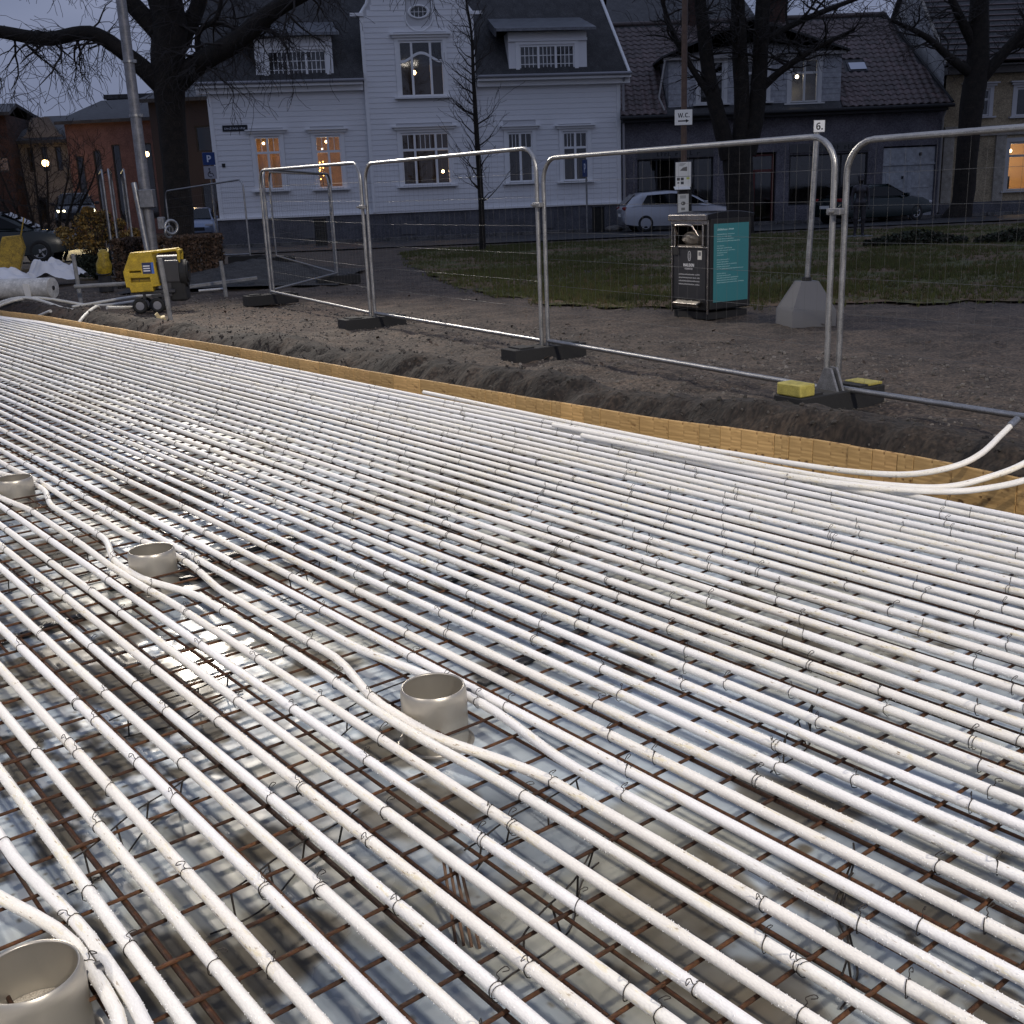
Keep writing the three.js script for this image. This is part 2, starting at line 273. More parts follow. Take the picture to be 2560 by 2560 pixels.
{ // stones and crumbs on the bank, fallen leaves on the path
  const sg = new THREE.IcosahedronGeometry(1, 0), N = 12000, im = new THREE.InstancedMesh(sg, mat([1, 1, 1], .9), N), r = rng(21), c = new THREE.Color();
  for (let i = 0; i < N; i++) {
    const a = -1 + r() * 24, e = edgeB(a), d = .1 + Math.pow(r(), .9) * 3.4, b = e + d, p = W(a, b), y = groundY(a, b, d, p.z), s = .003 + .011 * Math.pow(r(), 5) + .004 * r();
    _m.compose(_v.set(p.x, y + s * .3, p.z), _q.setFromEuler(_e.set(r() * 6, r() * 6, r() * 6)), V(s * (1 + r()), s, s * (1 + .6 * r()))); im.setMatrixAt(i, _m);
    const k = (d < .9 ? .035 : .09) * (.5 + 1.3 * r()); c.setRGB(k * 1.08, k * .97, k * .86); im.setColorAt(i, c);
  }
  im.name = 'gravel'; im.castShadow = im.receiveShadow = true; scene.add(im); tag(im, 'loose stones and clods on the bank beside the rink', 'gravel', null, 'stuff');
  const lg = new THREE.BufferGeometry(); lg.setAttribute('position', new THREE.Float32BufferAttribute([-.03, 0, 0, 0, .006, -.018, .035, .012, 0, -.03, 0, 0, .035, .012, 0, 0, .008, .018], 3)); lg.computeVertexNormals();
  const K = 1500, lm = new THREE.InstancedMesh(lg, mat([1, 1, 1], .8, { side: THREE.DoubleSide }), K);
  for (let i = 0; i < K; i++) { const a = -2 + r() * 22, b = 6.4 + r() * 10, p = W(a, b), s = .5 + r() * .8; _m.compose(_v.set(p.x, gy(p.x, p.z) + .02, p.z), _q.setFromEuler(_e.set((r() - .5) * .5, r() * 6, (r() - .5) * .5)), V(s, s, s)); lm.setMatrixAt(i, _m); const k = .6 + r(); c.setRGB(.05 * k, .032 * k, .02 * k); lm.setColorAt(i, c); }
  lm.name = 'fallen_leaves'; lm.receiveShadow = true; scene.add(lm); tag(lm, 'small brown leaves scattered on the gravel path', 'leaves', null, 'stuff');
}

// ---------- the rink bed ----------
const FLOOR = -.12;
{
  const N = 1536, S = 14; // metres covered before it repeats
  const MUD = [[4.1, 1.15, .3], [3.74, 1.2, .28], [3.9, 1.43, .16], [3.44, 1.14, .18], [2.5, 1.04, .13], [2.2, .67, .14], [2.36, 1.5, .16], [2.14, .92, .14], [1.54, 1.62, .2], [1.6, 1.78, .12], [2.08, .76, .12], [2.4, .5, .1], [1.26, 1.61, .15], [3.5, 1.8, .15], [4.6, 1.15, .2], [4.7, 2.05, .25], [5.1, 3.6, .3], [2.7, 1.62, .13], [1.7, 2.3, .18], [1.35, 2.0, .12], [2.4, 3.2, .2], [5.6, 1.4, .35], [6.4, 2.2, .4], [3, 2.2, .14]];
  const dirt = new Float32Array(N * N), wet = new Float32Array(N * N);
  for (let j = 0; j < N; j++) for (let i = 0; i < N; i++) {
    const u = i / N, v = j / N, w1 = fbm(u * 22, v * 22, 4, 22, 61), w2 = fbm(u * 6, v * 6, 3, 6, 71), f = fbm(u * 160, v * 160, 3, 160, 81);
    dirt[j * N + i] = cl(sst(.565, .63, w1 * .46 + w2 * .24 + f * .3) * .85 + (vn(u * 900, v * 900, 900, 91) > .93 ? .7 * sst(.42, .6, w1) : 0));
    wet[j * N + i] = 1 - sst(.57, .62, fbm(u * 34 + 5, v * 34, 4, 34, 101));
    const A = (v - .31) * S, B = (u - .13) * S; let mud = 0;
    for (const [ma, mb, mr] of MUD) { const q = Math.hypot((A - ma) * .8, B - mb) / mr; if (q < 1.6) mud = Math.max(mud, sst(1.0, .6, q + 1.9 * (fbm(u * 70, v * 70, 4, 70, 131) - .5))); }
    dirt[j * N + i] = Math.max(dirt[j * N + i], mud * (.55 + .5 * f));
  }
  const at = (f, u, v) => f[(Math.floor(v * N) % N) * N + Math.floor(u * N) % N];
  const wrink = (u, v) => Math.abs(fbm(u * 40 + 3 * fbm(u * 9, v * 9, 2, 9, 7), v * 40, 3, 40, 44) - .5) * 2;
  const col = tex(N, (u, v) => { const d = at(dirt, u, v), g = fbm(u * 60, v * 60, 3, 60, 33), y = sst(.5, .66, fbm(u * 30, v * 30, 3, 30, 55)) * .8, k = .84 + .34 * (g - .5) - .16 * sst(.5, .62, fbm(u * 18, v * 18, 4, 18, 66)); const base = [k * .97 + .015 * y, k * .985 - .035 * y, k * .985 - .12 * y]; const dc = [.36, .31, .24]; return base.map((b, q) => mix(b, dc[q] * (.7 + .6 * g), d)); });
  const rough = tex(1024, (u, v) => cl(.1 + .38 * at(wet, u, v) + .45 * at(dirt, u, v) + .25 * (vn(u * 300, v * 300, 300, 3) - .5)), false);
  const bump = tex(1024, (u, v) => cl(.5 + .5 * (1 - wrink(u, v)) * .4 + .3 * (fbm(u * 26, v * 26, 3, 26, 17) - .5) + .22 * at(dirt, u, v) + .14 * (vn(u * 420, v * 420, 420, 13) - .5)), false);
  const poly = []; for (let a = -6; a <= 25.3; a += .7) poly.push([a, edgeB(a) - .01]); poly.push([25.4, -4], [-6, -4]);
  const sh = new THREE.Shape(poly.map(([a, b]) => new THREE.Vector2(b, a))); let g = new THREE.ShapeGeometry(sh); g.rotateX(-Math.PI / 2); // (b, 0, -a)
  const p = g.attributes.position, uv = g.attributes.uv; for (let i = 0; i < p.count; i++) uv.setXY(i, p.getX(i) / S + .13, -p.getZ(i) / S + .31);
  const fm = new THREE.MeshPhysicalMaterial({ map: col, roughnessMap: rough, roughness: 1, bumpMap: bump, bumpScale: .014, clearcoat: .04, clearcoatRoughness: .1 }); fm.color.setRGB(.6, .665, .74);
  const m = part('rink_floor', g, fm); m.rotation.y = RA; m.position.y = FLOOR; tag(m, 'wet pale plastic sheeting under the pipes, stained with mud', 'rink floor', null, 'structure');
}
{ // timber edge, piece by piece
  const e = tag(new THREE.Group(), 'low timber formwork edge of short sawn boards around the rink', 'formwork'); e.name = 'timber_edge'; scene.add(e);
  const wt = tex(256, (u, v) => { const g = fbm(u * 3 + 4 * fbm(u * 2, v * 4, 2, 4, 3), v * 40, 3, 0, 5), s = sst(.62, .8, fbm(u * 7, v * 9, 3, 9, 8)); return [cl(.86 + .26 * (g - .5) - .4 * s), cl(.72 + .24 * (g - .5) - .38 * s), cl(.5 + .2 * (g - .5) - .3 * s)]; });
  const wm = [0, 1, 2, 3, 4].map(i => { const m = mat([.62 + .07 * i - (i === 4 ? .22 : 0), .58 + .06 * i - (i === 4 ? .2 : 0), .5 + .05 * i - (i === 4 ? .16 : 0)], .75, { map: wt, bumpMap: wt, bumpScale: .003, scale: .45 }); return m; });
  const gs = [.1, .16, .24, .38].map(w => { const q = boxUV(rbox(w - .003, .28, .025, .002, 0, 0, 0), .45); q.userData.uvd = 1; return { w, q }; });
  const r = rng(99); let a = -4, cap = [];
  while (a < 25.2) {
    const s = gs[Math.floor(r() * 4)], da = edgeB(a + s.w) - edgeB(a), L = Math.hypot(s.w, da), ca = s.w / L * s.w; const p = W(a + ca / 2, edgeB(a + ca / 2));
    const m = part('board', s.q, wm[Math.floor(r() * r() * 5)], e); m.position.set(p.x, -.06 + .006 * (r() - .5), p.z); const d = W(a + ca, edgeB(a + ca)).sub(W(a, edgeB(a))); m.rotation.y = Math.atan2(-d.z, d.x); m.translateZ(.004 * (r() - .5)); a += ca;
    if (a > 25) break;
  }
  const top = []; for (let q = -4; q < 25.3; q += .35) top.push(W(q, edgeB(q) + .032, .058)); part('backing_rail', sweep(top, .016, 4), wm[1], e);
}
// cups: steel sleeves standing through the mesh
const CUPS = [[2.68, 1.75, 'steel sleeve cup in the middle foreground with rust stained foot'], [4.76, 1.64, 'steel sleeve cup behind the middle one, beside dark mud'], [6.73, 1.575, 'farthest steel sleeve cup cut by the left picture edge'], [2.13, .37, 'nearest steel sleeve cup at the lower left corner']];
const CR = .103, CUPTOP = .07;
const cupM = mat([.4, .375, .33], .4, { metalness: .7 });
for (const [a, b, label] of CUPS) {
  const p = W(a, b), t = thing('sleeve_cup', label, 'sleeve', [p.x, FLOOR, p.z], RA, 'steel sleeves set in the rink bed'), h = CUPTOP - FLOOR;
  const pr = [[CR - .004, .02], [CR - .004, h - .02], [CR - .01, h - .004], [CR - .008, h], [CR - .004, h + .001], [CR + .001, h - .012], [CR + .002, h - .03], [CR + .002, .004], [CR + .02, 0]];
  part('wall', new THREE.LatheGeometry(pr.map(q => new THREE.Vector2(...q)), 48), cupM, t);
  part('ice_fill', cyl(CR - .005, CR - .005, .05, 32, 0, .045, 0), mat([.55, .5, .42], .25, { map: grain, bumpMap: grit, bumpScale: .004, scale: .2 }), t);
  part('bolt', [cyl(.012, .012, .05, 10, CR + .014, .12, 0, 0, 0, Math.PI / 2), cyl(.02, .02, .012, 6, CR + .03, .12, 0, 0, 0, Math.PI / 2)], M.steelDark, t);
}
// reinforcing mesh sheets
{
  const rt = tex(128, (u, v) => { const k = fbm(u * 6, v * 30, 4, 6, 3), s = vn(u * 20, v * 60, 20, 9); return [cl(.52 + .5 * (k - .5)), cl(.36 + .34 * (k - .5) + .08 * (s - .5)), cl(.23 + .2 * (k - .5))]; });
  const rb = [0, 1, 2].map(i => mat([.36 - .1 * i, .31 - .09 * i, .28 - .08 * i], .7, { map: rt, bumpMap: grit, bumpScale: .002, metalness: .15 }));
  const bar = (L, r) => { const g = sweep([V(0, 0, 0), V(0, 0, -L)], r, 6); const uv = g.attributes.uv; for (let i = 0; i < uv.count; i++) uv.setXY(i, uv.getX(i), uv.getY(i) / .3); g.userData.uvd = 1; return g; };
  const LA = 5.1, LB = 2.3, gl = bar(LA, .0052), gc = bar(LB, .0052), gl2 = bar(LA, .0068); const r = rng(31); let id = 0;
  const rows = ['nearest the camera', 'second from the camera', 'third from the camera', 'farthest from the camera'], cols = ['on the left', 'down the middle', 'along the timber edge'];
  [[-.7], [4.25], [9.2], [14.1]].forEach(([a0], i) => [[-1.55, 0], [.6, 1], [2.75, 2]].forEach(([b0, cI]) => {
    const p = W(a0, b0), y = -.0255 - .0015 * (id % 2), t = thing('reinforcing_mesh', `rusty steel mesh sheet ${cols[cI]} of the rink, ${rows[i]}`, 'steel mesh', [p.x, y, p.z], RA, 'reinforcing mesh sheets under the pipes'); id++;
    const oa = ((2.24 - a0) % .15 + .15) % .15, ob = i < 1 && cI < 1 ? .09 : .04 + .08 * r();
    const hi = Math.min(LB, 5.05 - b0 - (i > 2 ? .25 : 0));
    for (let q = ob; q < hi; q += .15) { const m = part('longitudinal_bar', r() < .2 ? gl2 : gl, rb[Math.floor(r() * 3)], t); m.position.set(q + (r() - .5) * .006, -.0105, .03); m.rotation.y = (r() - .5) * .003; }
    for (let q = oa; q < LA - .05; q += .15) { const m = part('cross_bar', gc, rb[Math.floor(r() * 3)], t); m.scale.z = hi / LB; m.position.set(-.02, 0, -q); m.rotation.y = -Math.PI / 2 + (r() - .5) * .006; }
  }));
}
// cooling pipes
const ONES = ['', 'first', 'second', 'third', 'fourth', 'fifth', 'sixth', 'seventh', 'eighth', 'ninth', 'tenth', 'eleventh', 'twelfth', 'thirteenth', 'fourteenth', 'fifteenth', 'sixteenth', 'seventeenth', 'eighteenth', 'nineteenth'];
const ordinal = i => { i++; if (i < 20) return ONES[i]; const t = ['', '', 'twent', 'thirt', 'fort', 'fift', 'sixt'][Math.floor(i / 10)]; return i % 10 ? t + 'y-' + ONES[i % 10] : t + 'ieth'; };
const PR = .0152, SP = .1028, pipesAt = [];
{
  const st = tex(256, (u, v) => { // white frost, grains, and long streaks of yellow brown specks
    const n = fbm(u * 8, v * 30, 3, 8, 3), band = sst(.52, .66, fbm(u * 2 + 1, v * 7, 3, 0, 12)), sp = sst(.6, .72, fbm(u * 14, v * 90, 3, 14, 22)), f = vn(u * 60, v * 500, 60, 41);
    const k = .97 + .05 * (n - .5) + .05 * (f - .5), y = band * (.12 + .5 * sp) * .5, dk = band * sst(.8, .86, fbm(u * 20, v * 130, 2, 20, 77)) * .5;
    return [cl(k - .1 * y - dk * .6), cl(k * .99 - .17 * y - dk * .7), cl(k * .97 - .42 * y - dk * .8)];
  }, true, 1024);
  const sb = tex(512, (u, v) => cl(.5 + .8 * (fbm(u * 24, v * 150, 2, 24, 5) - .5)), false);
  const pm = [0, 1, 2, 3, 4, 5].map(i => { const t = st.clone(); t.offset.set(.23 * i, .29 * i); t.repeat.set(1, .42); t.needsUpdate = true; const b = sb.clone(); b.repeat.set(1, 1.4); b.needsUpdate = true; const m = mat([[.93, .93, .94], [.92, .91, .89], [.9, .9, .91], [.93, .925, .91], [.91, .89, .86], [.93, .93, .95]][i], .6, { map: t, bumpMap: b, bumpScale: .001 }); return m; });
  const tieG = [0, 1, 2, 3].map(i => {
    const q = PR + .0014, ring = []; for (let k = 0; k <= 14; k++) { const t = k / 14 * Math.PI * 2 + 1.2; ring.push(V(Math.cos(t) * q, Math.sin(t) * q - (Math.sin(t) < -.6 ? .006 : 0), .003 * Math.sin(t * .5))); }
    const s = i % 2 ? 1 : -1, h = .024 + .005 * i, lp = curve([[.002 * s, q, 0], [.004 * s, q + .008, .002], [-.002, q + .016, -.002], [s * .012, q + h * .9, .006], [s * .02, q + h * .7, .01], [s * .008, q + h * .55, .004]], 12);
    return join(i === 3 ? [sweep(ring, .0013, 4), put(sweep(ring, .0012, 4), 0, 0, .012), sweep(lp, .0012, 4)] : [sweep(ring, .0013, 4), sweep(lp, .0012, 4)]);
  });
  const r = rng(55), bs = []; for (let j = -33; j <= 29; j++) bs.push(1.925 + SP * j + (r() - .5) * .012);
  const along = []; for (let a = -2.52; a < 9.5; a += .09) along.push(a); for (let a = 9.5; a < 25; a += .35) along.push(a);
  const lat = along.map(a => { // lateral places at this point, pushed aside by the cups
    const x = bs.map((b, j) => b + .014 * (fbm(a * .45 + j * 7.3, j * 3.1, 2) - .5) * 1.15 + .012 * (fbm(a * .12, 5, 2) - .5));
    for (const [ca, cb] of CUPS) {
      const w = sst(.62, .09, Math.abs(a - ca)); if (!w) continue;
      const cI = x.findIndex(v => v > cb), G = .0335; let lim = cb - CR - PR - .003;
      for (let j = cI - 1; j >= 0 && x[j] > lim; j--) { x[j] = mix(x[j], lim, w); lim = Math.min(lim - G, 99); }
      lim = cb + CR + PR + .003; for (let j = cI; j < x.length && x[j] < lim; j++) { x[j] = mix(x[j], lim, w); lim += G; }
    }
    if (a > 5 && a < 21) { let lim = edgeB(a) - .075; for (let j = x.length - 1; j >= 0 && x[j] > lim; j--) { x[j] = lim; lim -= .036; } }
    return x;
  });
  bs.forEach((b, j) => {
    let n = along.findIndex(a => a > 8 && (a > 20.6 || a > 12) && edgeB(a) < b + (a > 20.6 ? .16 : -.4)); if (n < 0) n = along.length; n = Math.max(8, n - 1);
    const s0 = 0;
    const p0 = W(along[s0], lat[s0][j]), pts = []; for (let i = s0; i < n; i++) pts.push(V(lat[i][j] - lat[s0][j], .0035 * (fbm(along[i] * .6, j * 5.5, 2) - .5) + (i === s0 ? 0 : 0), -(along[i] - along[s0])));
    const near = CUPS.findIndex(([, cb]) => Math.abs(b - cb) < CR), from = bs.length - 1 - j;
    const label = near >= 0 ? `white frosted pipe bent around ${near === 3 ? 'the nearest cup' : 'several cups'}, ${ordinal(from)} from the timber edge` : `straight white frosted cooling pipe, ${ordinal(from)} from the timber edge`;
    const m = part('cooling_pipe', sweep(pts, PR, 12), pm[Math.floor(hsh(j, 3) * 6)]); m.position.copy(p0); m.rotation.y = RA;
    tag(m, label, 'pipe', near >= 0 ? 'cooling pipes bent around the sleeve cups' : 'straight cooling pipes of the rink');
    pipesAt.push([b, lat.map(x => x[j])]);
    let a = along[s0] + .2 + r() * .8;
    while (a < along[n - 1] - .2 && a < 15) {
      const i = along.findIndex(q => q >= a); const near2 = a < 4.2;
      if (b > -1.2) { const q = part('tie_wire', tieG[Math.floor(r() * 4)], M.wire, m); q.position.set(lat[i][j] - lat[s0][j], pts[i - s0] ? pts[i - s0].y : 0, -(along[i] - along[s0])); q.rotation.y = (r() - .5) * .7; q.rotation.z = (r() - .5) * .9; if (r() < .5) q.scale.x = -1; }
      a += .3 + r() * (near2 ? .75 : 1.1); if (r() < .18) a -= .2;
    }
  });
  // hoses that leave the bed at the right hand corner
  const hose = (pts, label) => { const p0 = W(pts[0][0], pts[0][1], pts[0][2]); const m = part('cooling_hose', sweep(curve(pts.map(([a, b, y]) => { const q = W(a, b, y).sub(p0); return [q.x, q.y, q.z]; }), 60), PR * 1.06, 12), pm[1]); m.position.copy(p0); tag(m, label, 'hose', 'hoses rising over the timber edge'); return m; };
  const h1 = hose([[7.5, 4.99, .012], [6, 4.985, .004], [4.64, 4.979, .004], [4.17, 4.986, .012], [3.79, 4.985, .022], [3.42, 5.018, .032], [3.13, 5.094, .052], [2.96, 5.23, .095], [2.91, 5.414, .14], [2.94, 5.679, .2], [2.95, 5.79, .23]], 'white hose rising over the timber edge to the bottom rail of the fence');
  const e1 = W(2.955, 5.86, .25).sub(h1.position), e0 = W(2.95, 5.77, .225).sub(h1.position); part('hose_end', sweep([e0, e1], .021, 10), M.galv, h1);
  hose([[5.6, 4.76, .034], [4.6, 4.77, .034], [3.86, 4.794, .034], [3.36, 4.834, .034], [3.02, 4.933, .037], [2.85, 5.046, .048], [2.73, 5.212, .09], [2.65, 5.358, .14], [2.63, 5.633, .2], [2.66, 6.0, .26]], 'white hose bending up over the timber edge, upper one of the crossing pair');
  hose([[5.2, 4.66, .034], [4.2, 4.68, .034], [3.53, 4.721, .034], [3.11, 4.822, .034], [2.84, 4.964, .038], [2.7, 5.085, .055], [2.56, 5.207, .1], [2.47, 5.407, .16], [2.4, 5.75, .22]], 'white hose bending up over the timber edge, lower one of the crossing pair');
}
{ // frost crystals on the near pipes
  const g = new THREE.OctahedronGeometry(1, 0), N = 90000, im = new THREE.InstancedMesh(g, mat([.93, .93, .93], .5), N), r = rng(77); let n = 0;
  while (n < N) {
    const j = Math.floor(r() * pipesAt.length), [b, lt] = pipesAt[j]; if (b < -.2) continue;
    const a = .5 + Math.pow(r(), 1.5) * 7; if (fbm(a * 1.1 + j * 9, j * 2.2, 3) < .36) continue;
    const i = Math.floor((a + 2.52) / .09), t = (a + 2.52) / .09 - i, x = mix(lt[i], lt[i + 1], t), an = r() * Math.PI * 2, rd = PR + .0003, s = .0006 + .0009 * r();
    const p = W(a, x + Math.cos(an) * rd, Math.sin(an) * rd); _m.compose(p, _q.setFromEuler(_e.set(r() * 6, r() * 6, r() * 6)), V(s, s * (1 + r()), s)); im.setMatrixAt(n++, _m);
  }
  im.name = 'frost'; im.castShadow = im.receiveShadow = true; scene.add(im); tag(im, 'tiny frost crystals standing on the pipes', 'frost', null, 'stuff');
}
{ // bent wire bar supports lying on the sheeting
  const mk = k => {
    const L = .5, top = [], bot = [], legs = [];
    for (let i = 0; i <= 12; i++) { const t = i / 12; top.push(V((t - .5) * L, .088, .008 * Math.sin(t * 9 + k))); }
    for (let i = 0; i <= 16; i++) { const t = i / 16; bot.push(V((t - .5) * L, .004, .03 * Math.sin(t * 6.5 + k * 2))); }
    for (let i = 0; i < 4; i++) { const t = (i + .5) / 4, x = (t - .5) * L; legs.push(sweep([V(x, .004, .03 * Math.sin(t * 6.5 + k * 2)), V(x + .004, .09, .008 * Math.sin(t * 9 + k))], .0028, 5)); }
    return join([sweep(top, .0026, 5), sweep(bot, .0026, 5), ...legs]);
  };
  const G = [0, 1.3, 2.6].map(mk), sm = mat([.028, .023, .02], .6, { metalness: .3 }), r = rng(12);
  const spots = [[2.3, 1.03], [2.05, 1.62], [1.72, 1.45], [1.25, 1.9], [2.95, 1.75], [3.4, 1.2], [4.3, 2.2], [3.1, 2.9], [1.9, 2.6], [2.75, .8], [5.2, 1.3], [5.9, 2.4], [4.6, 3.2], [3.6, 3.6], [2.9, 3.5]];
  const names = ['near left corner', 'front centre', 'left of the middle cup', 'right foreground', 'right half of the bed', 'beyond the middle cup'];
  spots.forEach(([a, b], i) => { const p = W(a, b, FLOOR + .002), m = part('bar_support', G[i % 3], sm); m.position.copy(p); m.rotation.y = RA + .1 + r() * .5; tag(m, `bent black wire bar support ${a < 2.2 ? 'close by, ' : a > 3.2 ? 'farther off, ' : ''}under the ${ordinal(Math.round(29 - (b - 1.925) / SP))} pipe from the timber edge`, 'bar support', 'wire bar supports on the rink floor'); });
  // flat black strips laid across
  const bm = mat([.012, .012, .013], .35, { bumpMap: grit, bumpScale: .002, scale: .2 });
  [[2.96, 2.4, .62, .2, 'black plastic strip on the floor right of the middle cup'], [4.8, 1.7, .5, -.38, 'black plastic strip on the floor before the second cup'], [4.57, 1.0, .6, .2, 'black plastic strip on the floor at the left edge'], [4.95, 2.15, .7, .1, 'black plastic strip on the floor behind the second cup'], [3.9, 3.0, .8, .1, 'black plastic strip on the floor farther right in line with the cups']].forEach(([a, b, L, t, label]) => { const p = W(a, b, FLOOR + .01), m = part('plastic_strip', join([rbox(L, .012, .045, .003, 0, 0, 0), box(L * .4, .006, .03, L * .2, .009, .004)]), bm); m.position.copy(p); m.rotation.y = RA + t; tag(m, label, 'strip', 'black strips under the mesh'); });
  // bundle of steel offcuts leaning from the mesh to the floor
  const o = W(1.983, 1.305, -.012), t = thing('rebar_offcuts', 'bundle of rusty bar ends leaning on the floor in the front centre', 'rebar', [o.x, o.y, o.z], RA); const rm = mat([.13, .075, .045], .75, { bumpMap: grit, bumpScale: .002 });
  for (let i = 0; i < 4; i++) part('bar_end', sweep([V(-.012 + i * .009, .004 - .01 * i, i * .012), V(-.1 + i * .011, -.1, .165 + .016 * i)], .0042, 6), rm, t);
}
// rows of strokes for small print too fine to read
function dashes(c, x, y, ws, w, rows, lh, h) { let k = 0; for (let i = 0; i < rows; i++) { let q = x; while (q < x + w) { const L = Math.min(ws[k++ % ws.length] * h * .62, x + w - q); for (let p = 0; p < L; p += h * .62) { const t = h * (.55 + .45 * hsh(k, p | 0, i)); c.fillRect(q + p, y + i * lh + h - t, h * .2, t); c.fillRect(q + p, y + i * lh + h * (hsh(k, p | 0, 9) > .5 ? .45 : .85), h * .45, h * .16); } q += L + h * .6; } } }
// ---------- construction fence ----------
function fencePanel(x0, z0, x1, z1, y0, y1, H, label, opt = {}) { // from left foot to right foot
  const L = Math.hypot(x1 - x0, z1 - z0), t = thing('mobile_fence', label, 'fence panel', [x0, y0, z0], Math.atan2(-(z1 - z0), x1 - x0), 'mobile fence panels');
  const k = (y1 - y0) / L, w = L - .06, r = .21, top = .06, P = [[.03, -.02, 0]];
  const q = (x, y) => V(x, y + k * x, 0), f = [q(.04, -.06)];
  f.push(q(.04, H - r)); for (let i = 1; i <= 6; i++) { const a = Math.PI - i / 6 * Math.PI / 2; f.push(q(.04 + r + Math.cos(a) * r, H - r + Math.sin(a) * r)); }
  f.push(q(L * .5, H)); for (let i = 0; i <= 6; i++) { const a = Math.PI / 2 - i / 6 * Math.PI / 2; f.push(q(L - .04 - r + Math.cos(a) * r, H - r + Math.sin(a) * r)); } f.push(q(L - .04, -.06));
  part('frame', sweep(f, .0205, 10), M.galv, t);
  part('bottom_rail', sweep([q(.04, .05), q(L - .04, .05)], .0205, 10), M.galv, t);
  const wires = []; const n = Math.round((L - .08) / .115);
  for (let i = 1; i < n; i++) { const x = .04 + (L - .08) * i / n; wires.push(sweep([q(x, .05), q(x, H - (x < .2 || x > L - .2 ? .08 : .01))], .0007, 3, false)); }
  for (const y of [.36, .62, .88, 1.14, 1.4, 1.62].map(v => v * H / 1.85)) { const pts = []; for (let i = 0; i <= 4; i++) pts.push(q(.04 + (L - .08) * i / 4, y)); wires.push(sweep(pts, .0011, 4, false)); }
  tag(part('wire_mesh', wires, mat([.13, .13, .13], .45, { metalness: .4 }), t), null, null, null, 'stuff');
  if (opt.clamp) part('clamp', [rbox(.12, .045, .05, .008, L + .0, H * .72 + k * L, .02), cyl(.012, .012, .09, 8, L, H * .72 + k * L, .05, Math.PI / 2)], M.galvDull, t);
  if (opt.brace) part('coupler', [ext([[-.11, .02], [.11, .02], [.03, .2], [-.03, .2]], .02, 0).translate(L, k * L, -.035), ext([[-.11, .02], [.11, .02], [.03, .2], [-.03, .2]], .02, 0).translate(L, k * L, .02)], M.galvDull, t);
  return t;
}
function fenceFoot(x, z, y, turn, label, caps) {
  const t = thing('ballast_block', label, 'fence foot', [x, y, z], turn, 'black fence feet');
  const holes = [-.12, 0, .12].flatMap(s => [[[s - .025, -.05], [s + .025, -.05], [s + .025, .05], [s - .025, .05]]]);
  const g = ext([[-.4, -.12], [.4, -.12], [.4, .12], [-.4, .12]], .14, .008, holes).rotateX(-Math.PI / 2);
  part('block', [g, box(.16, .02, .2, -.26, .152, 0), box(.16, .02, .2, .26, .152, 0), box(.78, .03, .22, 0, .012, 0)], M.rubber, t);
  if (caps) for (const [s, h] of [[caps, .085], [-caps, .02]]) part('yellow_cap', rbox(.14, h, .22, Math.min(.012, h / 3), s * .335, .15 + h / 2, 0), mat([.5, .43, .1], .6, { map: grain, scale: .3 }), t);
  return t;
}
const F0 = [-3.62, -17.45, .19], F1 = [-1.646, -13.88, .14], F2 = [.372, -10.63, .13], F3 = [2.238, -7.55, .115], F4 = [4.15, -4.62, .12];
fencePanel(F0[0], F0[1], F1[0], F1[1], F0[2], F1[2], 1.84, 'wire fence panel facing the left windows of the white house', { clamp: 1 });
fencePanel(F1[0] + .02, F1[1] - .035, F2[0], F2[1], F1[2], F2[2], 1.82, 'wire fence panel in front of the young tree', { clamp: 1 });
fencePanel(F2[0] + .02, F2[1] - .035, F3[0], F3[1], F2[2], F3[2], 1.72, 'wire fence panel in front of the waste bin and teal board', { clamp: 1, brace: 1 });
fencePanel(F3[0] + .04, F3[1] - .07, F4[0], F4[1], F3[2], F4[2], 1.68, 'nearest wire fence panel, running out of the right edge');
const G1 = [-3.15, -21.6, .17], K1 = [-5.1, -25.6, .36], K2 = [-5.75, -26.0, .4], K3 = [-8.6, -29.6, .25];
fencePanel(F0[0] + .03, F0[1] - .08, G1[0], G1[1], .2, G1[2], 1.86, 'wire fence panel turning back from the row towards the house');
fencePanel(K1[0], K1[1], G1[0] - .04, G1[1] - .06, K1[2], G1[2], 1.86, 'rear wire fence panel set at an angle behind the row');
fencePanel(K3[0], K3[1], K2[0], K2[1], K3[2], K2[2], 1.7, 'far left wire fence panel by the corner of the white house');
const fy = (p) => Math.min(p[2], gy(p[0], p[1])) ;
[[F0, 'black rubber fence foot by the dug clay, farthest of the front row'], [F1, 'black rubber fence foot between the two left panels of the front row'], [F2, 'black rubber fence foot left of the waste bin']].forEach(([p, l]) => fenceFoot(p[0], p[1], p[2] - .14, .55, l));
fenceFoot(F3[0], F3[1], F3[2] - .1, .55, 'black fence foot with yellow end cap, nearest of the row', -1);
fenceFoot(F4[0], F4[1], F4[2] - .14, .55, 'black fence foot outside the right edge');
fenceFoot(G1[0], G1[1], G1[2] - .14, .3, 'black rubber fence foot behind the front row at the panel corner');
fenceFoot(K1[0], K1[1], K1[2] - .13, .3, 'black rubber fence foot on the gravel heap');
fenceFoot(K2[0] - .1, K2[1], K2[2] - .13, .05, 'black rubber fence foot farthest back behind the heap');
[[-8.15, -24.2, .1], [-7.95, -24.6, .0], [-8.35, -24.4, -.05]].forEach(([x, z, t], i) => fencePanel(x, z, x - 1.05 + t, z - 3.0, .12, .12, 2.25, ['spare fence panel standing edge on left of the lamp mast, nearest of three', 'spare fence panel standing edge on left of the lamp mast, middle of three', 'spare fence panel standing edge on left of the lamp mast, leftmost of three'][i]));
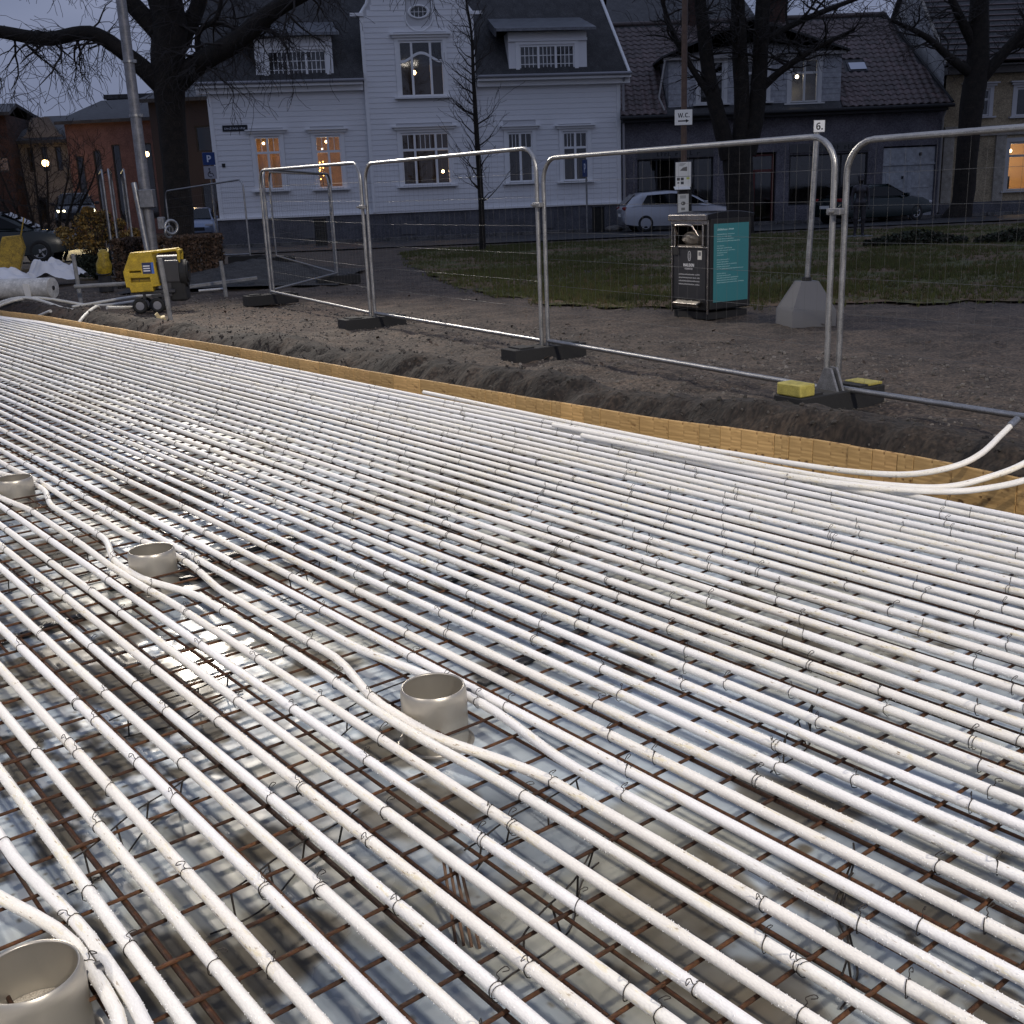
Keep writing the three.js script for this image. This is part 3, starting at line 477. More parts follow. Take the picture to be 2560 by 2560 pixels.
// ---------- gravel heap ----------
{
  const n = 56, P = [], I = []; for (let j = 0; j <= n; j++) for (let i = 0; i <= n; i++) { const x = (i / n - .5) * 4.2, z = (j / n - .5) * 5, q = Math.hypot(x / 1.9, z / 2.3), h = .36 * Math.pow(cl(1 - q), .8) + (fbm(x * 4 + 9, z * 4, 4) - .5) * .1 * cl(1.2 - q) - .03 - .1 * cl(q - .95); P.push(x, h, z); }
  for (let j = 0; j < n; j++) for (let i = 0; i < n; i++) { const a = j * (n + 1) + i; I.push(a, a + n + 1, a + 1, a + 1, a + n + 1, a + n + 2); }
  const g = new THREE.BufferGeometry(); g.setAttribute('position', new THREE.Float32BufferAttribute(P, 3)); g.setIndex(I); g.computeVertexNormals(); boxUV(g, .8); g.userData.uvd = 1;
  const m = part('gravel_heap', g, mat([.085, .085, .088], .95, { map: gritC, bumpMap: grit, bumpScale: .03 })); m.position.set(-5.2, .12, -23.6); tag(m, 'low heap of grey gravel behind the corner of the fence', 'gravel heap');
}
// ---------- waste bin with info panel ----------
{
  const t = thing('compactor_bin', 'tall dark grey waste bin with steel hood and teal info panel', 'waste bin', [2.52, gy(2.5, -13.6) + .005, -13.6], -1.02);
  const w = .33, gm = mat([.022, .022, .024], .35, { metalness: .3, map: grain, scale: .6 }), st = mat([.5, .46, .42], .25, { metalness: 1, map: grain, scale: .4 });
  part('base', box(.62, .08, .62, 0, .04, 0), M.black, t);
  // body with the hopper mouth cut out of its front
  part('body', [box(.64, .72, .66, 0, .47, 0), box(.06, .3, .66, -.29, .98, 0), box(.06, .3, .66, .29, .98, 0), box(.52, .3, .3, 0, .98, -.17), box(.64, .05, .66, 0, 1.155, 0)], gm, t);
  part('frame_edge', [.322, -.322].flatMap(x => [rbox(.02, 1.12, .02, .006, x, .62, .332)]).concat([rbox(.66, .02, .02, .006, 0, .835, .336)]), st, t);
  const hood = []; for (let i = 0; i <= 10; i++) { const a = i / 10, z = .36 - a * .72; hood.push([z, 1.18 + .055 * Math.sin(Math.PI * (.15 + .75 * a))]); } hood.push([-.36, 1.17], [.35, 1.15], [.37, 1.165]);
  part('hood', ext(hood, .68, .006).rotateY(-Math.PI / 2).translate(.34, 0, 0), mat([.012, .012, .014], .15), t); part('hood_lip', [rbox(.68, .075, .03, .012, 0, 1.175, .372), rbox(.64, .05, .02, .006, 0, 1.12, .34)], st, t);
  part('hopper_rim', [rbox(.5, .03, .05, .01, 0, 1.1, .335), rbox(.03, .25, .05, .01, -.25, .97, .335), rbox(.03, .25, .05, .01, .25, .97, .335)], st, t);
  part('hopper_handle', sweep(curve([[-.2, .98, .35], [-.2, 1.07, .39], [-.16, 1.09, .4], [.08, 1.09, .4], [.12, 1.06, .39], [.17, .97, .35]], 24), .014, 8), st, t);
  const bag = new THREE.SphereGeometry(1, 24, 16); { const p = bag.attributes.position; for (let i = 0; i < p.count; i++) { const x = p.getX(i), y = p.getY(i), z = p.getZ(i), k = 1 + .25 * (fbm(x * 3 + 5, y * 3 + z * 2, 3) - .5); p.setXYZ(i, x * .2 * k, y * .1 * k, z * .12 * k); } bag.computeVertexNormals(); bag.translate(0, .93, .24); }
  part('hopper_tray', [bag, box(.44, .02, .2, 0, .85, .24)], mat([.2, .165, .13], .45, { map: grain, bumpMap: grit, bumpScale: .01, scale: .3 }), t);
  part('pedal', [rbox(.44, .035, .09, .01, 0, .185, .37, .35), box(.4, .02, .05, 0, .15, .345)], st, t);
  part('lock_plate', rbox(.09, .1, .02, .005, -.24, .79, .338), M.black, t);
  const fr = canvasTex(512, 560, (c, W2, H2) => {
    c.fillStyle = '#2c2c2f'; c.fillRect(0, 0, W2, H2); c.strokeStyle = '#e8e8e8'; c.lineWidth = 5; c.beginPath(); c.ellipse(250, 90, 22, 52, 0, 0, 7); c.stroke(); c.lineWidth = 3; c.beginPath(); c.ellipse(250, 95, 9, 30, 0, 0, 7); c.stroke();
    c.fillStyle = '#f2f2f2'; c.textAlign = 'center'; c.font = 'bold 46px sans-serif'; c.fillText('HALDEN', 240, 205); c.font = '26px sans-serif'; c.fillText('KOMMUNE', 240, 238);
    dashes(c, 78, 282, [9, 12, 5, 11, 11, 8, 3, 6, 8, 9, 12, 9, 5], 340, 4, 36, 15);
    c.fillStyle = '#d9d6cc'; c.fillRect(385, 30, 66, 96); c.fillStyle = '#777'; c.fillRect(398, 44, 40, 40);
  });
  const [pg, pmm] = poster(.56, .6, fr, .4); const pf = part('front_print', pg, pmm, t); pf.position.set(0, .53, .3335);
  const tl = canvasTex(640, 1024, (c, W2, H2) => {
    c.fillStyle = '#3d7f84'; c.fillRect(0, 0, W2, H2); c.fillStyle = '#dff3ee'; dashes(c, 60, 60, [12, 8, 9], 300, 1, 40, 26);
    const r = rng(4); for (let i = 0, y = 130; i < 22; i++, y += 30) if (i % 6 !== 4) dashes(c, 60, y, [3 + r() * 9, 3 + r() * 7, 4 + r() * 8, 3 + r() * 8, 4 + r() * 7], 120 + r() * 380, 1, 30, 12);
  });
  const [qg, qm] = poster(.55, .9, tl, .35); part('side_frame', [rbox(.03, 1.04, .64, .01, .335, .64, 0)], M.black, t);
  const sp = part('teal_print', qg, qm, t); sp.rotation.y = Math.PI / 2; sp.position.set(.3525, .65, 0);
}
// ---------- pole with paper signs ----------
{
  const t = thing('sign_pole', 'slim brown pole behind the waste bin carrying white paper signs', 'pole', [3.22, gy(3.2, -20), -20]);
  part('pole', sweep([V(0, 0, 0), V(0, 3, 0), V(.01, 7.5, 0)], [.055, .05, .045], 10), mat([.14, .085, .06], .6, { map: grain, scale: .3 }), t);
  const y0 = -gy(3.2, -20);
  const wc = canvasTex(320, 256, (c) => { c.fillStyle = '#efeee8'; c.fillRect(0, 0, 320, 256); c.fillStyle = '#151515'; c.font = 'bold 104px sans-serif'; c.textAlign = 'center'; c.fillText('W.C.', 165, 130); c.fillRect(60, 178, 150, 22); c.beginPath(); c.moveTo(205, 160); c.lineTo(262, 189); c.lineTo(205, 218); c.fill(); });
  const s = part('toilet_sign', rbox(.3, .25, .012, .004, -.02, 2.69 + y0, .062), M.paper, t); const [g1, m1] = poster(.296, .246, wc); const f1 = part('sign_print', g1, m1, s); f1.position.set(-.02, 2.69 + y0, .0695);
  const pb = canvasTex(256, 448, (c) => { c.fillStyle = '#ece9df'; c.fillRect(0, 0, 256, 448); c.fillStyle = '#77736c'; c.beginPath(); c.moveTo(70, 150); c.lineTo(120, 95); c.lineTo(190, 80); c.lineTo(190, 160); c.fill(); c.fillStyle = '#444'; c.fillRect(20, 255, 215, 3);[[20, 275], [85, 275], [85, 345]].forEach(([x, y]) => c.fillRect(x, y, 50, 50)); c.fillRect(28, 355, 30, 25); c.fillStyle = '#c9cf6a'; c.fillRect(180, 270, 50, 40); c.fillStyle = '#555'; for (let i = 0; i < 4; i++) c.fillRect(60, 20 + i * 14, 110 - i * 14, 5); });
  const b = part('notice_board', [rbox(.27, .42, .015, .004, -.02, 1.75 + y0, .068), rbox(.27, .012, .14, .003, -.05, 1.53 + y0, .13, .35)], M.paper, t); const [g2, m2] = poster(.264, .414, pb); const f2 = part('notice_print', g2, m2, b); f2.position.set(-.02, 1.75 + y0, .0775);
  const bx = part('dispenser', rbox(.24, .5, .1, .01, 0, 1.28 + y0, .09), M.black, t); const pd = canvasTex(128, 224, c => { c.fillStyle = '#dedcd2'; c.fillRect(0, 0, 128, 224); c.fillStyle = '#5a5a55'; for (let i = 0; i < 3; i++) c.fillRect(26, 20 + i * 12, 70, 5); c.beginPath(); c.ellipse(64, 110, 26, 22, 0, 0, 7); c.fill(); c.fillStyle = '#dedcd2'; c.beginPath(); c.ellipse(56, 106, 6, 6, 0, 0, 7); c.fill(); c.fillStyle = '#8a8a80'; c.fillRect(40, 160, 44, 30); });
  const [g3, m3] = poster(.19, .32, pd); const f3 = part('dispenser_print', g3, m3, bx); f3.position.set(-.03, 1.27 + y0, .1415);
}
// ---------- numbered post in a concrete foot ----------
{
  const bx = 3.35, bz = -12.35, y = gy(bx, bz), t = thing('number_post', 'galvanised post with white number six plate in a concrete foot', 'post', [bx, y - .01, bz], .12);
  part('concrete_foot', [loft([0, .17, .2, .48].map((h, i) => { const w = [.25, .25, .235, .1][i], d = w; return [[-w, h, -d], [w, h, -d], [w, h, d], [-w, h, d]]; }))], M.concrete, t);
  part('collar', cyl(.05, .055, .06, 12, 0, .49, 0), M.black, t);
  part('post', sweep([V(0, .4, 0), V(.03, 1.1, 0), V(.06, 2.08, 0)], .03, 12), M.galv, t);
  const n6 = canvasTex(128, 128, c => { c.fillStyle = '#f4f4f2'; c.fillRect(0, 0, 128, 128); c.fillStyle = '#0c0c0c'; c.font = 'bold 110px sans-serif'; c.textAlign = 'center'; c.fillText('6.', 66, 104); });
  const pl = part('number_plate', rbox(.12, .12, .012, .003, .065, 2.09, .036), M.whitePaint, t); const [g, m] = poster(.117, .117, n6); part('number_print', g, m, pl).position.set(.065, 2.09, .0435);
}
// ---------- yellow hydraulic power unit ----------
{
  const t = thing('power_unit', 'yellow wheeled hydraulic power unit with carrying handle by the stakes', 'power unit', [-5.42, gy(-5.4, -17.2) - .0, -17.2], .1);
  const s = .00062 * 1.05, X = x => (x - 620) * s, Y = y => (1690 - y) * s + .02; // outline in metres
  const o = [[400, 350], [850, 335], [890, 560], [950, 1085], [795, 1105], [795, 1205], [320, 1210], [300, 1100], [228, 1090], [200, 770]].map(([x, y]) => [X(x), Y(y)]);
  const vent = (x0, y0, x1, y1) => [[X(x0), Y(y0)], [X(x0), Y(y1)], [X(x1), Y(y1)], [X(x1), Y(y0)]];
  part('hood', [ext(o, .05, .012, [vent(310, 725, 600, 800), vent(315, 885, 785, 1015)]).translate(0, 0, .2), ext(o.map(([x, y]) => [x * .97, y]), .34, .012).translate(0, 0, -.17)], M.yellow, t);
  const br = mat([.11, .085, .05], .7); for (const [x0, y0, x1, y1] of [[310, 725, 600, 800], [315, 885, 785, 1015]]) { part('grille', [...Array(5)].map((_, i) => box(X(x1) - X(x0), .004, .012, (X(x0) + X(x1)) / 2, mix(Y(y1), Y(y0), (i + .5) / 5), .19)).concat([0, .4, 1].map(q => box(.006, Y(y0) - Y(y1), .014, mix(X(x0), X(x1), q), (Y(y0) + Y(y1)) / 2, .19))), br, t); }
  part('handle', [sweep([V(X(840), Y(350), .16), V(X(1380), Y(310), .12), V(X(1440), Y(370), .12), V(X(1420), Y(600), .12)], .024, 8), sweep([V(X(840), Y(350), -.14), V(X(1380), Y(310), -.16), V(X(1440), Y(370), -.16), V(X(1420), Y(600), -.16)], .024, 8), rbox(.05, .05, .28, .015, X(1430), Y(350), -.02)], M.yellow, t);
  const stk = canvasTex(160, 160, c => { c.fillStyle = '#1c2a52'; c.fillRect(0, 0, 160, 160); c.fillStyle = '#3f66b5'; c.fillRect(126, 0, 34, 160); c.fillStyle = '#e6e6ea'; for (let i = 0; i < 3; i++) c.fillRect(14, 42 + i * 34, 92, 15); });
  const [g, m] = poster(.17, .165, stk, .4); part('label_sticker', g, m, t).position.set(X(755), Y(690), .2645);
  part('engine', [rbox(.34, .34, .36, .03, X(1170), Y(800), -.02), cyl(.09, .09, .3, 16, X(1150), Y(560), .02, 0, 0, Math.PI / 2), cyl(.06, .07, .12, 12, X(1020), Y(600), .1), rbox(.2, .28, .3, .03, X(1120), Y(1150), 0), rbox(.5, .05, .4, .01, X(900), Y(1240), 0)], M.steelDark, t);
  part('radiator_fan', [cyl(.2, .2, .09, 20, X(1500), Y(850), .02, 0, 0, Math.PI / 2), put(new THREE.TorusGeometry(.14, .02, 6, 18), X(1580), Y(820), .04, 0, Math.PI / 2)], M.black, t);
  part('motor_housing', rbox(.26, .5, .34, .04, X(1330), Y(1100), -.02), M.black, t);
  for (const [x, z] of [[450, .2], [850, .22], [450, -.2], [850, -.2]]) { const wq = part('wheel', put(new THREE.TorusGeometry(.085, .03, 8, 24), X(x), .115, z), M.tyre, t); part('wheel_disc', cyl(.07, .07, .035, 20, X(x), .115, z, Math.PI / 2), M.rim, wq); }
  part('chassis', [box(.5, .05, .36, X(640), Y(1250), 0), box(.04, .12, .04, X(560), Y(1310), .15), box(.04, .12, .04, X(980), Y(1310), .15), box(.3, .04, .04, X(960), Y(1330), .17)], M.steelDark, t);
}
// ---------- stakes, tubes and sheets near the power unit ----------
const stakeM = mat([.3, .3, .3], .8, { map: grain, bumpMap: grit, bumpScale: .003, scale: .4 });
for (const [x, z, h, ln, l] of [[-4.7, -15.75, .86, -.05, 'weathered round stake in front of the yellow power unit'], [-7.15, -19.0, .84, -.02, 'round grey stake left of the power unit with a rail behind it'], [-4.86, -19.7, .62, -.03, 'short pale stake right of the power unit']]) { const m = part('stake', sweep([V(0, -.15, 0), V(ln * .5, h * .5, 0), V(ln, h, 0)], [.034, .036, .034], 10), stakeM); m.position.set(x, gy(x, z), z); tag(m, l, 'stake', 'round stakes'); }
{
  const m = part('loose_tube', sweep([V(0, .34, 0), V(1.05, .36, .05)], .035, 10), stakeM); m.position.set(-7.05, gy(-7, -18.5), -18.55); tag(m, 'grey tube lying level from the left stake towards the power unit', 'tube', 'loose tubes');
  const m2 = part('loose_tube', sweep([V(0, .1, 0), V(.5, .12, 0)], .02, 8), M.whitePaint); m2.position.set(-5.4, gy(-5.2, -19.9), -19.95); tag(m2, 'short white tube end beside the short pale stake', 'tube', 'loose tubes');
  const pk = part('plank', box(1.9, .05, .16, 0, .1, 0, 0, .3, .07), stakeM); pk.position.set(-5.5, gy(-5.2, -20.9) + .08, -20.8); tag(pk, 'grey plank lying across the ground at the gravel heap', 'plank');
  const ch = part('wood_chip', [box(.12, .05, .07, 0, .03, 0, .3, .4, .1), box(.05, .09, .03, -.03, .07, .02, .2, .5, .5)], mat([.55, .46, .26], .7)); ch.position.set(-4.8, gy(-4.8, -15.7), -15.62); tag(ch, 'splintered pale wood at the foot of the weathered stake', 'wood');
}
const hoseM = mat([.78, .76, .7], .5, { map: grain, scale: .3 });
[[[[-9.6, -18.9], [-8.1, -18.6], [-7.0, -18.0], [-6.4, -17.6], [-6.15, -16.9], [-6.15, -16.2], [-6.3, -15.9]], 'white flexible tube ending in a tight bend by the timber edge'],
[[[-9.4, -18.4], [-8, -18.5], [-6.9, -18.9], [-6.0, -18.6], [-5.72, -17.9], [-5.75, -17.2], [-5.95, -16.8]], 'white flexible tube looping wide towards the power unit'],
[[[-7.2, -18.7], [-6.5, -19.2], [-6.1, -19.9], [-6.0, -20.6]], 'white flexible tube running back from the loops'],
[[[-9.2, -18.2], [-8.3, -18.0], [-7.5, -17.7], [-7.0, -17.3]], 'white flexible tube lying straight on the timber edge']].forEach(([p, l], i) => { const m = part('flexible_tube', sweep(curve(p.map(([x, z]) => [x - p[0][0], gy(x, z) + .03 + .05 * Math.sin(x * 3 + i), z - p[0][1]]), 50), .026, 8), hoseM); m.position.set(p[0][0], 0, p[0][1]); tag(m, l, 'tube', 'white flexible tubes on the ground'); });
{
  const t = thing('sheeting_roll', 'thick white roll of sheeting lying by the left edge', 'roll', [-8.3, gy(-8.4, -20.6) + .19, -20.8], -.18);
  part('roll', put(new THREE.LatheGeometry([[.035, 0], [.185, 0], [.19, .02], [.188, 1.4], [.19, 2.2]].map(q => new THREE.Vector2(...q)), 32), 0, 0, 0, 0, 0, Math.PI / 2), mat([.74, .72, .68], .75, { map: grain, bumpMap: grit, bumpScale: .004, scale: .6 }), t);
  part('core_tube', cyl(.04, .04, .06, 16, -.02, 0, 0, 0, 0, Math.PI / 2), M.dark, t);
  part('loose_flap', box(.12, .26, .012, -.42, -.03, .19, .1, 0, .05), mat([.76, .74, .7], .75), t);
}
function crumple(w, d, h, sd, n = 26) { const g = new THREE.PlaneGeometry(w, d, n, n); g.rotateX(-Math.PI / 2); const p = g.attributes.position; for (let i = 0; i < p.count; i++) { const x = p.getX(i), z = p.getZ(i), e = cl(1.25 - Math.hypot(x / w * 2, z / d * 2)); p.setY(i, h * e * (.35 + 1.2 * Math.abs(fbm(x * 2.2 + sd, z * 2.2, 3) - .5) * 2)); p.setX(i, x + .1 * (fbm(x * 3, z * 3 + sd, 2) - .5)); } g.computeVertexNormals(); return g; }
const tarp = mat([.66, .66, .68], .55, { side: THREE.DoubleSide });
for (const [x, z, w, d, h, l, s] of [[-10.4, -23.2, 1.9, 1.2, .42, 'crumpled white plastic sheet beside the yellow slab', 3], [-9.9, -25.0, 1.2, 1.1, .75, 'bunched white plastic sheet with raised peaks by the bush', 9]]) { const m = part('plastic_sheet', crumple(w, d, h, s), tarp); m.position.set(x, gy(x, z) + .15, z); tag(m, l, 'plastic sheet', 'white plastic sheets'); }
for (let i = 0; i < 3; i++) { const m = part('loose_tube', sweep([V(-2.4, 0, -.2), V(0, .02 * i, 0), V(.4 - .25 * i, 0, .02)], .045, 8), M.whitePaint); m.position.set(-9.3, gy(-9.3, -21.9) + .12 + .09 * (i === 1), -21.7 - .18 * i); tag(m, ['white tube lying behind the sheeting roll, nearest of three', 'white tube lying on top of two others behind the roll', 'white tube lying behind the roll, farthest of three'][i], 'tube', 'white tubes stacked behind the roll'); }
{
  const m = part('yellow_slab', [ext([[-.2, 0], [.16, 0], [.34, .5], [.3, .74], [-.02, .72], [-.18, .36]], .14, .03), cyl(.015, .015, .5, 6, .36, .88, .07, 0, 0, -.3)], mat([.6, .4, .04], .55, { map: gritC, scale: .5 })); m.position.set(-10.5, gy(-10.5, -24) + .38, -24.2); m.rotation.y = .2; tag(m, 'tilted yellow plastic slab at the left edge', 'slab');
  const y = thing('yellow_canister', 'small yellow canister hanging low beside the bush', 'canister', [-7.75, gy(-7.8, -22) + .3, -22.0]);
  part('body', put(new THREE.LatheGeometry([[0, 0], [.1, 0], [.14, .06], [.15, .22], [.1, .34], [.11, .42], [.06, .5], [0, .5]].map(q => new THREE.Vector2(...q)), 18), 0, 0, 0, .12, 0, -.12), mat([.62, .44, .03], .5, { map: gritC, scale: .4 }), y);
  part('band', put(new THREE.TorusGeometry(.13, .02, 8, 20), 0, .06, .01, Math.PI / 2 + .3), M.black, y);
  part('stand', [cyl(.12, .14, .3, 12, 0, -.15, 0)], M.dark, y);
}
// ---------- buildings ----------
function opening(o) { return rect(o.x - o.w / 2, o.y, o.x + o.w / 2, o.y + o.h); }
// a window: frame mesh with panes as its sub-parts. cols: list of widths, rows: list of [height share, bars per column]
function windowUnit(parent, o, z, fm, style = {}) {
  const { x, y, w, h } = o, t = .06, dep = .09, F = [], G = [], cols = o.cols || [1], sum = cols.reduce((a, b) => a + b, 0), ty = o.transom === undefined ? null : y + h * o.transom;
  F.push(box(w, t, dep, x, y + t / 2, z), box(w, t, dep, x, y + h - t / 2, z), box(t, h - 2 * t, dep, x - w / 2 + t / 2, y + h / 2, z), box(t, h - 2 * t, dep, x + w / 2 - t / 2, y + h / 2, z));
  if (ty && !o.arch) F.push(box(w - 2 * t, .085, dep + .03, x, ty, z));
  let cx = x - w / 2 + t; const iw = w - 2 * t, cells = [];
  cols.forEach((c, i) => {
    const cw = iw * c / sum; if (i) F.push(box(.085, h - 2 * t, dep + .02, cx, y + h / 2, z + .004));
    const x0 = cx + (i ? .04 : 0), x1 = cx + cw - (i < cols.length - 1 ? .04 : 0);
    const y0 = y + t, y1 = y + h - t, mid = ty ? [[y0, ty - .042, o.low || 1, o.lowR || 1], [ty + .042, y1, (o.up || [1])[i] || 1, 1]] : [[y0, y1, o.low || 1, o.lowR || 1]];
    for (const [a, b, nc, nr] of mid) {
      for (let k = 0; k < nc; k++) for (let r = 0; r < nr; r++) { const pw = (x1 - x0) / nc, ph = (b - a) / nr; cells.push([x0 + pw * (k + .5), a + ph * (r + .5), pw - (nc > 1 ? .022 : 0), ph - (nr > 1 ? .022 : 0)]); }
      for (let k = 1; k < nc; k++) F.push(box(.026, b - a, .05, x0 + (x1 - x0) * k / nc, (a + b) / 2, z));
      for (let r = 1; r < nr; r++) F.push(box(x1 - x0, .026, .046, (x0 + x1) / 2, a + (b - a) * r / nr, z));
    }
    cx += cw;
  });
  if (o.arch) { const pts = [], p2 = []; for (let i = 0; i <= 24; i++) { const u = i / 24, q = x - w / 2 + t + iw * u, e = y + h * (.66 + .15 * Math.pow(Math.sin(Math.PI * cl((u - .06) / .88)), 1.6)); pts.push([q, e]); p2.unshift([q, e - .1]); } F.push(ext(pts.concat(p2), dep + .02).translate(0, 0, z - dep / 2)); }
  if (style.casing !== 0) F.push(box(.15, h + .06, .05, x - w / 2 - .07, y + h / 2, z + .06), box(.15, h + .06, .05, x + w / 2 + .07, y + h / 2, z + .06), box(w + .29, .16, .05, x, y + h + .1, z + .063));
  const m = part('window', F, fm, parent);
  for (const [a, b, pw, ph] of cells) part('pane', box(pw, ph, .006, a, b, z - .01), M.glass, m);
  if (style.hood !== 0) part('hood', [box(w + .62, .05, .24, x, y + h + .235, z + .12), box(w + .45, .09, .14, x, y + h + .165, z + .09)], fm, m);
  if (style.sill !== 0) part('sill', box(w + .5, .06, .2, x, y - .05, z + .11), fm, m);
  return m;
}
function roomBox(parent, x0, x1, y0, y1, z0, d, m) { // an open-fronted room behind a facade
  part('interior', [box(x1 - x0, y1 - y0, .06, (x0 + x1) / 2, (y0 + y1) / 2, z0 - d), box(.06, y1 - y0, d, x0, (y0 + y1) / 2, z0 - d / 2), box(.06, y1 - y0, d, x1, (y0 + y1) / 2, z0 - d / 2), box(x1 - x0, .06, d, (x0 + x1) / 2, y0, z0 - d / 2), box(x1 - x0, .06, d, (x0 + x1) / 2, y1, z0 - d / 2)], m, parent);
}
function bulb(group, x, y, z, r, cd, label, col = [1, .62, .28], e = 14) { // a lit bulb with its own light
  const p = group.localToWorld(V(x, y, z)), t = thing('pendant_lamp', label, 'lamp', [p.x, p.y, p.z]);
  part('bulb', ball(r, 0, 0, 0, 14, 10), lampM(col, e), t); part('cord', cyl(.008, .008, .4, 6, 0, .2 + r, 0), M.dark, t);
  const l = new THREE.PointLight(new THREE.Color().setRGB(...col), cd, 0, 2); l.castShadow = true; l.shadow.radius = r / .02; t.add(l); return t;
}
const whiteTrim = mat([.78, .78, .78], .6), sidingM = [0, 1, 2].map(i => mat([.72 + .012 * i, .72 + .012 * i, .73 + .012 * i], .65));
{ // the white timber house
  const t = thing('white_house', 'white timber house with dark roof, curved central gable and lit windows', 'house', [-10.75, -.05, -43.9], .14), Wd = 15.8, EV = 5.9, Bx0 = 5.85, Bx1 = 10.1;
  const wins = [{ x: 2.05, y: 2.11, w: .95, h: 1.92, transom: .7, cols: [1, 1], up: [2, 2] }, { x: 4.32, y: 2.08, w: .97, h: 1.92, transom: .7, cols: [1, 1], up: [2, 2] }, { x: 11.76, y: 2.03, w: .99, h: 1.86, transom: .68, cols: [1, 1], up: [3, 2] }, { x: 13.96, y: 2.0, w: 1.0, h: 1.85, transom: .68, cols: [1, 1], up: [3, 2] }];
  const bw = [{ x: 8.03, y: 2.06, w: 1.86, h: 1.92, transom: .68, cols: [.75, 1.3, .75], up: [2, 4, 2] }, { x: 8.06, y: 5.3, w: 1.68, h: 1.96, cols: [.75, 1.25, .75], arch: 1 }];
  part('plinth', [box(Wd + .1, 1.1, .3, Wd / 2, .53, -.05)], M.plinth, t);
  for (const x of [3.4, 7.2, 12.7]) part('basement_hatch', box(.62, .5, .05, x, .48, .11), mat([.1, .1, .11], .8), t);
  part('water_table', box(Wd + .2, .07, .34, Wd / 2, 1.08, 0), whiteTrim, t);
  const core = mat([.55, .55, .56], .8);
  part('wall', [ext([[0, 1.05], [Wd, 1.05], [Wd, EV], [9.2, EV], [9.2, 5.1], [6.9, 5.1], [6.9, EV], [0, EV]], .16, 0, wins.concat(bw[0]).map(opening)).translate(0, 0, -.17), box(.16, EV - 1.05, 8, .08, (EV + 1.05) / 2, -4.1), box(.16, EV - 1.05, 8, Wd - .08, (EV + 1.05) / 2, -4.1), box(Wd, EV - 1, .16, Wd / 2, (EV + 1) / 2, -8.1)], core, t);
  // central bay with its curved gable, standing a little proud
  const BZ = .16, gab = [[Bx0, 1.05], [Bx0, 8.15]]; for (const [x, y] of [[Bx0 + .12, 8.3], [Bx0 + .3, 8.55], [Bx0 + .42, 8.95], [Bx0 + .62, 9.4], [Bx0 + 1.1, 9.8], [7.97, 10.1], [Bx1 - 1.1, 9.8], [Bx1 - .62, 9.4], [Bx1 - .42, 8.95], [Bx1 - .3, 8.55], [Bx1 - .12, 8.3], [Bx1, 8.15], [Bx1, 1.05]]) gab.push([x, y]);
  const oval = []; for (let i = 0; i < 20; i++) { const a = -i / 20 * Math.PI * 2; oval.push([8.06 + .33 * Math.cos(a), 8.27 + .19 * Math.sin(a)]); }
  part('gable_wall', [ext(gab, .15, 0, [opening(bw[0]), opening(bw[1]), oval]).translate(0, 0, 0)], core, t);
  // siding, board by board
  const bh = .19, r = rng(3); const bandCut = (y0, y1, x0, x1, ops, ex = .2) => { let segs = [[x0, x1]]; for (const o of ops) { if (o.y - .12 < y1 && o.y + o.h + .28 > y0) { const a = o.x - o.w / 2 - .15, b = o.x + o.w / 2 + .15; segs = segs.flatMap(([p, q]) => b <= p || a >= q ? [[p, q]] : [[p, a], [b, q]].filter(([m, n]) => n - m > .05)); } } return segs; };
  const gabX = y => { if (y < 8.2) return [Bx0, Bx1]; const L = gab.filter(q => q[1] >= 8.15).slice(0, 7); for (let i = 1; i < L.length; i++) if (y <= L[i][1]) { const u = (y - L[i - 1][1]) / (L[i][1] - L[i - 1][1]), x = mix(L[i - 1][0], L[i][0], u); return [x, Bx0 + Bx1 - x]; } return null; };
  for (let y = 1.12, k = 0; y < EV - .1; y += bh, k++) for (const [x0, x1] of [[.14, Bx0], [Bx1, Wd - .14]]) for (const [a, b] of bandCut(y, y + bh, x0, x1, wins)) { const m = part('siding_board', box(b - a, bh + .012, .028, 0, 0, 0), sidingM[Math.floor(r() * 3)], t); m.position.set((a + b) / 2, y + bh / 2, .006); m.rotation.x = -.075; }
  for (let y = 1.12; y < 9.7; y += bh) { const gx = gabX(y + bh); if (!gx) break; const ov = { x: 8.06, y: 8.02, w: .66, h: .42 }; for (const [a, b] of bandCut(y, y + bh, gx[0] + .12, gx[1] - .12, bw.concat(ov))) { const m = part('siding_board', box(b - a, bh + .012, .028, 0, 0, 0), sidingM[Math.floor(r() * 3)], t); m.position.set((a + b) / 2, y + bh / 2, BZ + .008); m.rotation.x = -.075; } }
  part('corner_board', [box(.15, EV - 1.1, .2, .07, (EV + 1.1) / 2, -.04), box(.15, EV - 1.1, .2, Wd - .07, (EV + 1.1) / 2, -.04), box(.13, 7.05, .06, Bx0 + .06, 4.62, BZ + .03), box(.13, 7.05, .06, Bx1 - .06, 4.62, BZ + .03)], whiteTrim, t);
  for (const o of wins) windowUnit(t, o, -.02, whiteTrim); windowUnit(t, bw[0], BZ - .03, whiteTrim); windowUnit(t, bw[1], BZ - .03, whiteTrim);
  { const ring = put(new THREE.TorusGeometry(.36, .055, 8, 32), 0, 0, 0); ring.scale(1, .6, 1).translate(8.06, 8.27, BZ + .02); const q = part('oval_window', [ring, box(.66, .02, .03, 8.06, 8.27, BZ), ...[-.16, 0, .16].map(x => box(.02, .38, .03, 8.06 + x, 8.27, BZ)), put(new THREE.TorusGeometry(.52, .03, 6, 16, Math.PI), 8.06, 8.12, BZ + .03, 0, 0, Math.PI).scale(1, 1, 1)], whiteTrim, t); part('pane', ext(oval.map(p => p), .004).translate(0, 0, BZ - .06), M.glass, q); }
